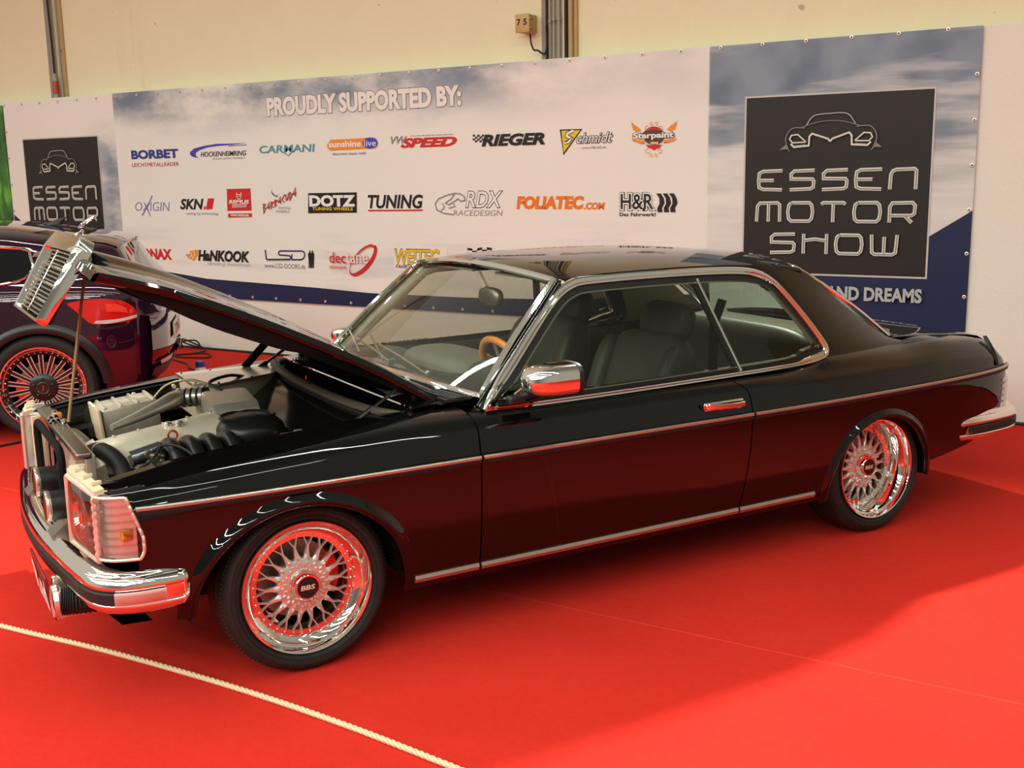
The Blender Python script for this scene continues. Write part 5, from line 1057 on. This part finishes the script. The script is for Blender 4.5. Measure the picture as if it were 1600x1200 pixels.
# ------------------------------------------------------------------ wheels
def lattice_wheel(dish, tyre_w=.205):
    # origin on the axis in the plane of the outer lip; outer side is -y
    d = dish
    rim = MB().lathe([(.198, tyre_w), (.205, .05), (.221, .018), (.2275, .006), (.2285, -.003), (.2255, -.008), (.2195, -.0065), (.2165, .000), (.2135, .008), (.2120, .017), (.2060, .019), (.2030, .024), (.1985, .030), (.1835, d-.010), (.1815, d-.003), (.1800, d), (.1615, d+.001), (.1580, d+.008), (.1570, d+.05), (.150, d+.12)], (0, 0, 0), 'y', 96)
    for k in range(36):
        a = 2*math.pi*(k+.5)/36; c = (.1712*math.cos(a), d, .1712*math.sin(a)); rim.lathe([(.0046, .0), (.0046, -.003), (.003, -.0055), (0, -.006)], c, 'y', 8)
    a = R(-92); rim.tube([(.2045*math.cos(a), .03, .2045*math.sin(a)), (.196*math.cos(a), .010, .196*math.sin(a)), (.190*math.cos(a), -.004, .190*math.sin(a))], .0035, 8)
    sp = MB()
    def bar(p0, p1, w0, w1, y0, y1, th=.012):
        # raised spoke with a rounded crest, lying in the wheel face
        a_, b_ = np.array(p0), np.array(p1); t = (b_-a_)/np.linalg.norm(b_-a_); nn = np.array([-t[1], t[0]])
        rows = []
        for f in np.linspace(0, 1, 5):
            c = a_+(b_-a_)*f; w_ = w0+(w1-w0)*f; y = y0+(y1-y0)*f
            rows.append([(c[0]+nn[0]*q*w_, y+h, c[1]+nn[1]*q*w_) for q, h in ((-.5, th), (-.5, .003), (-.28, -.001), (.28, -.001), (.5, .003), (.5, th))])
        sp.grid(rows, cv=True)
    def pol(r, a): return (r*math.cos(a), r*math.sin(a))
    yi, yo = d-.016, d+.002
    for k in range(18):
        a = 2*math.pi*k/18
        bar(pol(.085, a), pol(.131, a), .024, .0090, yi+.003, yi+.010)
        for s in (-1, 1): bar(pol(.129, a), pol(.164, a+s*R(5.6)), .0062, .0048, yi+.010, yo)
        for r_, off, h in ((.0765, 0, .007), (.094, 0, .006), (.068, R(10), .006)):
            M = Matrix.Rotation(-(a+off), 3, 'Y'); c = M @ Vector((r_, 0, 0)); sp.box((c.x, yi, c.z), (.012, h*2, .0075), M, b=.0025)
    sp.lathe([(.050, yi+.02), (.050, yi), (.082, yi+.001), (.092, yi+.006), (.094, yi+.02)], (0, 0, 0), 'y', 54)
    cap = MB().lathe([(.056, yi+.004), (.056, yi-.008), (.052, yi-.014), (.046, yi-.030), (.042, yi-.0335), (.0375, yi-.0335), (.037, yi-.031)], (0, 0, 0), 'y', 48)
    for k in range(6):
        M = Matrix.Rotation(2*math.pi*k/6, 3, 'Y'); c = M @ Vector((.052, 0, 0)); cap.box((c.x, yi-.006, c.z), (.006, .016, .026), M, b=.003)
    dk = MB().disc((0, yi-.0318, 0), .0375, 'y', 40)
    tx = MB(); vs, fs = fit_text('BBS', (-.0255, -.0085, .0255, .0085), .03, .15); tx.add([(v[0], yi-.0324, v[1]) for v in vs], fs)
    ty = MB().lathe([(.222, .030), (.2275, .010), (.2300, .004), (.240, -.003), (.252, -.008), (.266, -.008), (.278, .000), (.287, .013), (.2925, .027), (.2945, .045), (.291, .048), (.291, .053), (.2950, .055), (.2955, .085), (.291, .087), (.291, .095), (.2955, .097), (.2955, .120), (.291, .122), (.291, .130), (.2950, .132), (.2945, .160), (.290, .180), (.280, .196), (.262, .208), (.235, .206), (.215, .19)], (0, 0, 0), 'y', 120)
    for k in range(120):
        a = 2*math.pi*k/120; M = Matrix.Rotation(-a, 3, 'Y')
        c = M @ Vector((.2885, 0, 0)); ty.box((c.x, .024, c.z), (.006, .022, .004), M @ Matrix.Rotation(.5, 3, 'X'))
    for rr in (.245, .262): ty.lathe([(rr-.002, -.0062), (rr, -.0098), (rr+.002, -.0066)], (0, 0, 0), 'y', 96)
    bd = MB().lathe([(.0, d+.075), (.135, d+.075), (.135, d+.095), (0, d+.095)], (0, 0, 0), 'y', 48); bd.lathe([(.0, d+.055), (.06, d+.055), (.06, d+.075)], (0, 0, 0), 'y', 24)
    cal = MB(); 
    rows = [[(r*math.cos(a), y, r*math.sin(a)) for r, y in ((.09, d+.05), (.145, d+.05), (.145, d+.11), (.09, d+.11))] for a in np.linspace(R(-30), R(35), 9)]
    cal.grid(rows, cv=True); cal.poly(rows[0]); cal.poly(rows[-1])
    w = rim.build('wheel', M_CHROME, car, 40)
    ty.build('tyre', M_TYRE, w, 40); sp.build('lattice_spokes', M_SILVER, w, 40, weld=False); cap.build('centre_cap', M_CHROME, w, 40); dk.build('cap_badge', M_PLAS, w); tx.build('cap_lettering', M_LETTER, w, smooth=False, weld=False)
    bd.build('brake_disc', M_ALUD, w); cal.build('brake_caliper', M_RED, w)
    return w
wf = lattice_wheel(.048); wf.location = (-.008, -.822, .2952); wf.rotation_euler = (R(-1.2), 0, R(0))
wr = lattice_wheel(.088, .235); wr.location = (2.700, -.815, .2957); wr.rotation_euler = (R(-2.2), 0, 0)
for w_, loc in ((wf, (-.008, .822, .2952)), (wr, (2.700, .815, .2957))):
    c = copy_tree(w_, car); c.location = loc; c.rotation_euler = (R(1.2), 0, math.pi)
# ------------------------------------------------------------------ cabin
rows = [[(x, y, z) for y in np.linspace(-.70, .70, 3)] for x, z in ((.62, .55), (.80, .32), (1.6, .30), (2.3, .42), (2.75, .46))]
MB().grid(rows).build('cabin_floor', M_DARK, car)
mb = MB(); rows = []
for x in np.linspace(.68, 2.42, 12): rows.append([(x, -.765, .80), (x, -.735, .815), (x, -.715, .79), (x, -.70, .60), (x, -.72, .32)])
mb.grid(rows); both(mb, 'door_card', M_LEATH)
# dashboard: shelf, instrument hood, passenger bulge
mb = MB(); rows = []
for x, z, k in ((.655, .835, .97), (.74, .835, .97), (.84, .842, .95), (.95, .842, .95), (1.03, .825, .95), (1.06, .78, .95), (1.05, .66, .95), (1.0, .55, .95)):
    rows.append([(x-.05*(1-t*t)*(x < .7), .715*t*k, z) for t in np.linspace(-1, 1, 25)])
mb.grid(rows); mb.build('dashboard', M_LEATH, car)
mb = MB().sphere((.975, .02, .835), .1, 28, 14, sc=(1.45, 3.0, .72), pw=.7); mb.build('dashboard_top_pad', M_DASH, car)
mb = MB().sphere((1.0, -.40, .835), .1, 24, 12, sc=(1.1, 1.9, .65), pw=.7); mb.build('instrument_hood', M_LEATH, car)
# steering wheel
sw = empty('steering_wheel', parent=car); Ms = Matrix.Translation((1.045, -.385, .820)) @ Matrix.Rotation(R(-116), 4, 'Y')
mb = MB(); mb.tube([Ms @ Vector((.19*math.cos(a), .19*math.sin(a), 0)) for a in np.linspace(0, 2*math.pi, 49)[:-1]], .015, 12, closed=True); mb.build('wood_rim', M_WOOD, sw)
mb = MB()
for a in (R(0), R(180), R(90), R(270)): mb.tube([Ms @ Vector((.03*math.cos(a), .03*math.sin(a), .02)), Ms @ Vector((.185*math.cos(a), .185*math.sin(a), 0))], .008, 8)
mb.build('wheel_spokes', M_POLISH, sw)
mb = MB().lathe([(0, -.012), (.035, -.01), (.045, .01), (.04, .05), (0, .06)], (0, 0, 0), 'z', 24); mb.v = [tuple(Ms @ Vector(v)) for v in mb.v]; mb.build('wheel_hub', M_PLAS, sw)
MB().tube([Ms @ Vector((0, 0, .05)), Ms @ Vector((0, 0, .28))], .028, 12).build('steering_column', M_PLAS, sw)
# seats
def cushion(c, d, rot, pw=.55, bulge=1):
    mb = MB().sphere((0, 0, 0), 1, 28, 18, sc=(d[0]/2, d[1]/2, d[2]/2), pw=pw); M = Matrix.Rotation(R(rot), 3, 'Y'); mb.v = [tuple(M @ Vector(v)+Vector(c)) for v in mb.v]; return mb
for y in (-.385, .385):
    st = empty('front_seat', parent=car)
    mb = cushion((1.38, y, .47), (.54, .54, .17), -6)
    for s in (-1, 1): mb2 = cushion((1.38, y+s*.235, .50), (.52, .09, .17), -6, .6); mb.add(mb2.v, mb2.f)
    mb.build('seat_cushion', M_LEATH, st)
    mb = cushion((1.70, y, .705), (.16, .50, .52), 19, .5)
    for s in (-1, 1): mb2 = cushion((1.665, y+s*.225, .70), (.17, .10, .46), 19, .6); mb.add(mb2.v, mb2.f)
    mb.build('seat_back', M_LEATH, st)
    mb = cushion((1.835, y, .995), (.125, .30, .175), 14, .6); mb.build('headrest', M_LEATH, st)
    for s in (-1, 1): MB().tube([(1.79, y+s*.06, .90), (1.83, y+s*.06, .99)], .007, 8).build('headrest_post', M_CHROME, st)
rb = empty('rear_bench', parent=car)
cushion((2.20, 0, .50), (.50, 1.24, .18), -5, .4).build('seat_cushion', M_LEATH, rb); cushion((2.47, 0, .70), (.18, 1.26, .44), 22, .4).build('seat_back', M_LEATH, rb)
MB().grid([[(x, y, z) for y in np.linspace(-.63, .63, 5)] for x, z in ((2.50, .85), (2.56, .868), (2.98, .872))]).build('parcel_shelf', M_LEATH, car)
# belts and interior mirror
for s in (-1, 1): MB().sweep([(1.96, s*.60, 1.10), (1.93, s*.585, 1.00), (1.92, s*.59, .80)], [(-.024, -.002), (.024, -.002), (.024, .002), (-.024, .002)], (0, 1, 0)).build('seat_belt', M_RUB, car)
im = empty('interior_mirror', parent=car)
MB().sphere((1.108, -.11, 1.128), .05, 24, 14, sc=(.55, 1.75, .82), pw=.7).build('mirror_shell', M_ALUD, im); MB().tube([(1.105, -.075, 1.165), (1.10, -.02, 1.225)], .012, 10).build('mirror_stem', M_BEIGE, im)
for y in (-.32, .30):
    rows = [[(x, y+q, z) for q in np.linspace(-.21, .21, 5)] for x, z in ((1.13, 1.232), (1.26, 1.236), (1.265, 1.224), (1.13, 1.222))]; MB().grid(rows, cu=True).build('sun_visor', M_BEIGE, car)
# ------------------------------------------------------------------ purple hatchback behind
hb = empty('hatchback_car', (-3.680, 1.985, 0), R(43.77)); tag(hb, 'dark purple hatchback with red-lipped wheels parked behind the raised bonnet', 'car')
p2 = pchip([-3.42, -3.35, -3.2, -2.9, -2.4, -1, 0, .35, .55, .68, .76, .82, .86], [.45, .62, .76, .86, .895, .90, .90, .885, .85, .78, .69, .58, .46])
top2 = pchip([-3.42, -3.3, -2.6, -1.95, -1.25, -.75, -.25, .03, .32, .55, .60, .66, .725, .77, .80, .84, .865], [.60, .72, .90, 1.0, 1.345, 1.385, 1.37, 1.335, 1.288, 1.245, 1.20, 1.10, .975, .90, .83, .79, .70])
bot2 = pchip([-3.42, -3.2, -2.2, -.5, .5, .75, .865], [.35, .22, .18, .19, .26, .33, .46])
prof2 = pchip([.15, .30, .45, .62, .78, .90, .975, 1.02], [.945, .975, .99, 1.0, .992, .985, .955, .925])
def Y2(x, z): return p2(x)*prof2(z)
def ring2(x, zlow, n=46):
    zt = top2(x); zb = min(.975, zt-.035); P = []
    lo = max(zlow, bot2(x))
    if zb > lo+.03:
        for z in np.linspace(lo, zb, 14): P.append((Y2(x, z), z))
    else:
        zb = lo+.02; P = [(Y2(x, lo), lo), (Y2(x, zb), zb)]; zt = max(zt, zb+.01)
    yb = Y2(x, zb); h = zt-zb
    if h > .10: P += [(yb-.03-.19*f, zb+h*f) for f in (.12, .4, .62, .78)]+[(yb-.27, zb+h*.90), (yb-.38, zb+h*.965), (yb*.3, zb+h*.995), (0, zt)]
    else: P += [(yb-.02, zb+h*.5), (yb-.07, zb+h*.8), (yb*.6, zb+h*.97), (0, zt)]
    Q = [np.array(q) for q in catmull(P, 4)]; zc = .76
    if lo < zc-.02 and zt > zc+.15:
        a_ = [q for q in Q if q[1] < zc]; b_ = [q for q in Q if q[1] >= zc]; t = (zc-a_[-1][1])/(b_[0][1]-a_[-1][1]); m_ = a_[-1]+(b_[0]-a_[-1])*t
        Q = list(resample(a_+[m_], 17)[:-1])+list(resample([m_]+b_, n-16))
    else: Q = resample(Q, n)
    return [(x, -q[0], q[1]) for q in Q]
A2 = (.005, .335, .385, .375); A3 = (-2.575, .335, .375, .36)
def zl2(x):
    for A in (A2, A3):
        if abs(x-A[0]) < A[2]: return A[1]+A[3]*math.sqrt(1-((x-A[0])/A[2])**2)
    return 0
def arcx(A): return [A[0]-A[2]*1.001]+[A[0]-A[2]*math.cos(math.pi*k/24) for k in range(1, 24)]+[A[0]+A[2]*1.001]
xs = list(np.linspace(-3.42, -3.0, 7))+arcx(A3)+list(np.linspace(-2.1, -.45, 16))+arcx(A2)+list(np.linspace(.42, .56, 5))+[.60, .63, .66, .69, .72, .745, .77, .785, .80, .82, .84, .855, .865]
rows = [ring2(x, zl2(x)) for x in xs]; mb = MB().grid(rows); m2 = MB(); m2.v = list(mb.v); m2.f = list(mb.f); m2.m = list(mb.m); m2.mirror_y(); mb.add(m2.v, m2.f)
last = rows[-1]; mb.grid([last, [(p[0]+.004, 0, p[2]) for p in last]]); m3 = MB().grid([last, [(p[0]+.004, 0, p[2]) for p in last]]).mirror_y(); mb.add(m3.v, m3.f)
mb.build('car_body', M_PURPLE, hb, 50)
# bumper lip shelf and crease lines
mb = MB(); rows = []
for t in np.linspace(-1, 1, 31):
    x = .865-.02*t*t-.30*max(0, abs(t)-.55)**1.3; y = .80*t
    yy = math.copysign(min(abs(y), 2), y); rows.append([(x-.06, yy*.97, .775), (x+.005, yy*1.0, .77), (x+.022, yy*1.02, .72), (x+.020, yy*1.03, .55), (x+.0, yy*1.03, .43), (x-.05, yy*1.0, .36)])
mb.grid(rows); mb.build('rear_bumper', M_PURPLE, hb, 30)
mb = MB(); r2 = [[(p[0]+.008, p[1]*1.005, z) for p, z in ((r[3], .43), (r[4], .40), (r[5], .345))] for r in rows]; mb.grid(r2); mb.build('diffuser', M_PLAS, hb)
mb = MB(); r3 = [[(r[3][0]+.010, r[3][1]*1.005, z) for z in (.462, .435)] for r in rows[2:9]]; mb.grid(r3); both(mb, 'rear_reflector', M_REDL, hb)
def patch(poly, off, n=10):
    # poly: quad strip given as two rails of (x, z); mapped on to the body side
    a, b = [resample(catmull([np.array(q) for q in r], 6), 22) for r in poly]; rows = []
    for f in np.linspace(0, 1, n):
        rows.append([(p[0]+(q[0]-p[0])*f+off*.6*max(0, (p[0]-.45)/.2), -(Y2(p[0]+(q[0]-p[0])*f, p[1]+(q[1]-p[1])*f)+off), p[1]+(q[1]-p[1])*f) for p, q in zip(a, b)])
    return rows
up_, lo_ = [(.190, .880), (.29, .897), (.42, .900), (.54, .880), (.615, .835), (.642, .790)], [(.200, .868), (.27, .800), (.330, .745), (.45, .738), (.57, .745), (.640, .765)]
mid_ = [(p[0]*.25+q[0]*.75, p[1]*.25+q[1]*.75) for p, q in zip(up_, lo_)]
mb = MB().grid(patch((up_, lo_), .010)); both(mb, 'tail_lamp', M_REDL, hb)
mb = MB().grid(patch(([(.36, .762), (.50, .766), (.635, .785)], [(.345, .746), (.45, .741), (.636, .766)]), .014)); both(mb, 'reversing_lamp', M_CLEARL, hb)
mb = MB().grid(patch(([(.43, .868), (.50, .862), (.565, .835)], [(.43, .815), (.50, .812), (.575, .800)]), .014)); both(mb, 'brake_lamp', mat('bright_red_lens', (.75, .05, .03), .15, 0, .5, var=.1), hb)
def sidey(x, z):
    zt = top2(x); zb = .975; h = zt-zb; f = (z-zb)/h; yb = Y2(x, zb)
    return yb-.03-.19*f if f > .1 else yb-.49*f
def win(poly, off):
    pts = resample(catmull([np.array(q) for q in poly], 5, True), 60, True); return [(p[0], -(sidey(p[0], p[1])+off), p[1]) for p in pts]
wp = [(-1.35, 1.02), (-.80, 1.005), (-.30, 1.005), (-.174, 1.012), (-.06, 1.04), (-.01, 1.105), (-.03, 1.175), (-.045, 1.215), (-.153, 1.228), (-.45, 1.25), (-.75, 1.26), (-1.05, 1.20)]
W2 = win(wp, .008); mb = MB().poly(W2); both(mb, 'side_window', M_DGLASS, hb)
mb = MB().tube(W2, .008, 8, closed=True); both(mb, 'window_frame', M_CHROME, hb)
# rear screen, roof spoiler, aerial
rows = []
for x in np.linspace(.575, .735, 9):
    zt = top2(x); w_ = .60-.05*(x-.57)/.16
    rows.append([(x+.014-.10*t**4, w_*t, zt-.012-.06*t**4) for t in np.linspace(-1, 1, 21)])
MB().grid(rows).build('rear_window', M_DGLASS, hb)
rows = [[(x+.05*0-.06*t**4, .60*t, z-.03*t**4) for t in np.linspace(-1, 1, 21)] for x, z in ((.30, 1.298), (.50, 1.268), (.60, 1.245), (.605, 1.236), (.52, 1.235))]
MB().grid(rows).build('roof_spoiler', M_PURPLE, hb)
mb = MB(); rows = []
for f, ln, wd_ in ((0, .16, .030), (.25, .12, .022), (.55, .075, .012), (.85, .035, .005), (1, .018, .002)):
    rows.append([(-.02+.085*f-ln/2*math.cos(a)+.02*f, wd_*math.sin(a), 1.345+.052*f) for a in np.linspace(0, 2*math.pi, 17)[:-1]])
mb.grid(rows, cv=True); mb.poly(rows[-1]); mb.build('roof_aerial', M_PLAS, hb)
pl = empty('number_plate', (.778, 0, .60), 0, hb); MB().box((0, 0, 0), (.010, .52, .115), b=.003).build('plate_body', M_WHITE, pl)
mb = MB(); vs, fs = fit_text('TN', (-.19, -.035, .12, .035), .03); mb.add([(.0058, v[0], v[1]) for v in vs], fs); mb.build('plate_lettering', INK['ink'], pl, smooth=False, weld=False)
mb = MB().grid([[(x, y*.85, z) for y in (-1, 1)] for x, z in ((-3.1, .26), (.4, .22), (.75, .36))]); mb.build('underbody', M_DARK, hb)
for A in (A2, A3):
    mb = MB(); rows = [[(A[0]-math.cos(a)*(A[2]+.01), y, A[1]+math.sin(a)*(A[3]+.01)) for y in (-.87, -.55)] for a in np.linspace(0, math.pi, 21)]; mb.grid(rows); mb.poly([r[1] for r in rows]); both(mb, 'wheel_housing', M_DARK, hb)
    mb = MB(); rows = []
    for a in np.linspace(.05, math.pi-.05, 33):
        rows.append([(A[0]-math.cos(a)*(A[2]+dr), -(Y2(A[0], min(.95, A[1]+math.sin(a)*A[3]))+dy), A[1]+math.sin(a)*(A[3]+dr)) for dr, dy in ((-.02, -.03), (-.014, .004), (.0, .010), (.03, .008), (.05, -.004))])
    mb.grid(rows); both(mb, 'wheel_arch_trim', M_PLAS, hb)
M_REDLIP = mat('red_rim_paint', (.42, .035, .015), .25, .2, .5, .5, var=.05)
def spoke_wheel(first=True):
    rim = MB().lathe([(.22, .20), (.25, .05), (.266, .012), (.268, .0), (.266, -.006), (.258, -.006)], (0, 0, 0), 'y', 96)
    w_ = rim.build('wheel', M_CHROME, hb, 40)
    MB().lathe([(.258, -.006), (.2545, .000), (.2505, .016), (.2455, .026), (.238, .030)], (0, 0, 0), 'y', 96).build('rim_lip', M_CHROME, w_)
    MB().lathe([(.238, .030), (.222, .032), (.212, .04), (.21, .10)], (0, 0, 0), 'y', 96).build('rim_well', M_PLAS, w_)
    b0 = MB().lathe([(.0055, 0), (.0055, -.003), (.003, -.006), (0, -.0065)], (0, 0, 0), 'y', 8).build('rim_bolt', M_CHROME, w_)
    for k in range(40 if first else 0):
        a = 2*math.pi*k/40; o = b0 if k == 0 else copy_obj(b0, w_); o.location = (.2285*math.cos(a), .0315, .2285*math.sin(a))
    dark, edge = MB(), MB()
    for k in range(18):
        a = 2*math.pi*(k+.5)/18; t = np.array([math.cos(a), math.sin(a)]); nn = np.array([-t[1], t[0]])
        for s in (-1, 1):
            rows = []
            for f in np.linspace(0, 1, 5):
                r_ = .085+.128*f; o_ = (.0115+.0105*f*0+.006*(1-abs(2*f-1)))*1.0
                c = t*r_+nn*s*(.010+.003*f); y = .026-.010*math.sin(math.pi*f*.6)+.004*f
                rows.append([(c[0]-nn[0]*.0028, y, c[1]-nn[1]*.0028), (c[0]+nn[0]*.0028, y, c[1]+nn[1]*.0028), (c[0]+nn[0]*.0028, y+.012, c[1]+nn[1]*.0028), (c[0]-nn[0]*.0028, y+.012, c[1]-nn[1]*.0028)])
            edge.grid(rows, cv=True)
        c0 = t*.083; edge.box((c0[0], .030, c0[1]), (.006, .012, .024), Matrix.Rotation(-a, 3, 'Y'))
        rows = []
        for f in np.linspace(0, 1, 5):
            r_ = .08+.14*f; c = t*r_; w0 = .009; y = .036-.010*math.sin(math.pi*f*.6)+.004*f; rows.append([(c[0]-nn[0]*w0, y, c[1]-nn[1]*w0), (c[0]+nn[0]*w0, y, c[1]+nn[1]*w0)])
        dark.grid(rows)
    edge.v = [(x, y+.010, z) for x, y, z in edge.v]; dark.v = [(x, y+.010, z) for x, y, z in dark.v]; edge.build('spoke_edges', M_SILVER, w_); 
    dark.lathe([(.0, .022), (.05, .022), (.075, .026), (.088, .034), (.09, .08)], (0, 0, 0), 'y', 48); dark.build('spokes', M_PLAS, w_)
    cap = MB().lathe([(.040, .022), (.040, .012), (.036, .008), (.033, .0085), (.0, .0085)], (0, 0, 0), 'y', 36)
    for k in range(5):
        a = 2*math.pi*k/5+.3; cap.lathe([(.009, .022), (.009, .014), (.005, .012), (0, .012)], (.060*math.cos(a), 0, .060*math.sin(a)), 'y', 10)
    cap.build('centre_cap', M_PLAS, w_)
    MB().lathe([(.035, .0078), (.0365, .0060), (.038, .0085)], (0, 0, 0), 'y', 36).build('cap_ring', M_CHROME, w_)
    mk = MB().prism([(-.006, .0078, -.018), (-.001, .0078, -.018), (.009, .0078, .016), (.004, .0078, .016)], (0, -.001, 0)); mk.prism([(-.008, .0078, .012), (.008, .0078, .012), (.009, .0078, .016), (-.007, .0078, .016)], (0, -.001, 0)); mk.build('cap_mark', M_RED, w_)
    MB().lathe([(.255, .03), (.266, .006), (.272, -.004), (.290, -.012), (.312, -.010), (.328, .004), (.338, .024), (.343, .05), (.343, .18), (.335, .20), (.30, .215), (.25, .20)], (0, 0, 0), 'y', 96).build('tyre', M_TYRE, w_)
    MB().lathe([(.06, .07), (.16, .07), (.162, .075), (.162, .09), (.06, .09)], (0, 0, 0), 'y', 48).build('brake_disc', M_ALUD, w_)
    rows = [[(r*math.cos(a), y, r*math.sin(a)) for r, y in ((.11, .05), (.17, .05), (.17, .11), (.11, .11))] for a in np.linspace(R(160), R(215), 9)]; MB().grid(rows, cv=True).build('brake_caliper', M_RED, w_)
    return w_
for o_ in hb.children:
    if o_.type == 'MESH':
        for v in o_.data.vertices:
            if v.co.x > .3: v.co.x -= (.35+.60*min(1, max(0, (v.co.z-.95)/.25)))*(v.co.x-.3)**2
        o_.data.update()
w0 = spoke_wheel(); w0.location = (.003, -.895, .343)
for loc, rz in (((-2.575, -.895, .343), 0), ((.003, .895, .343), math.pi), ((-2.575, .895, .343), math.pi)):
    c = copy_tree(w0, hb); c.location = loc; c.rotation_euler = (0, 0, rz)
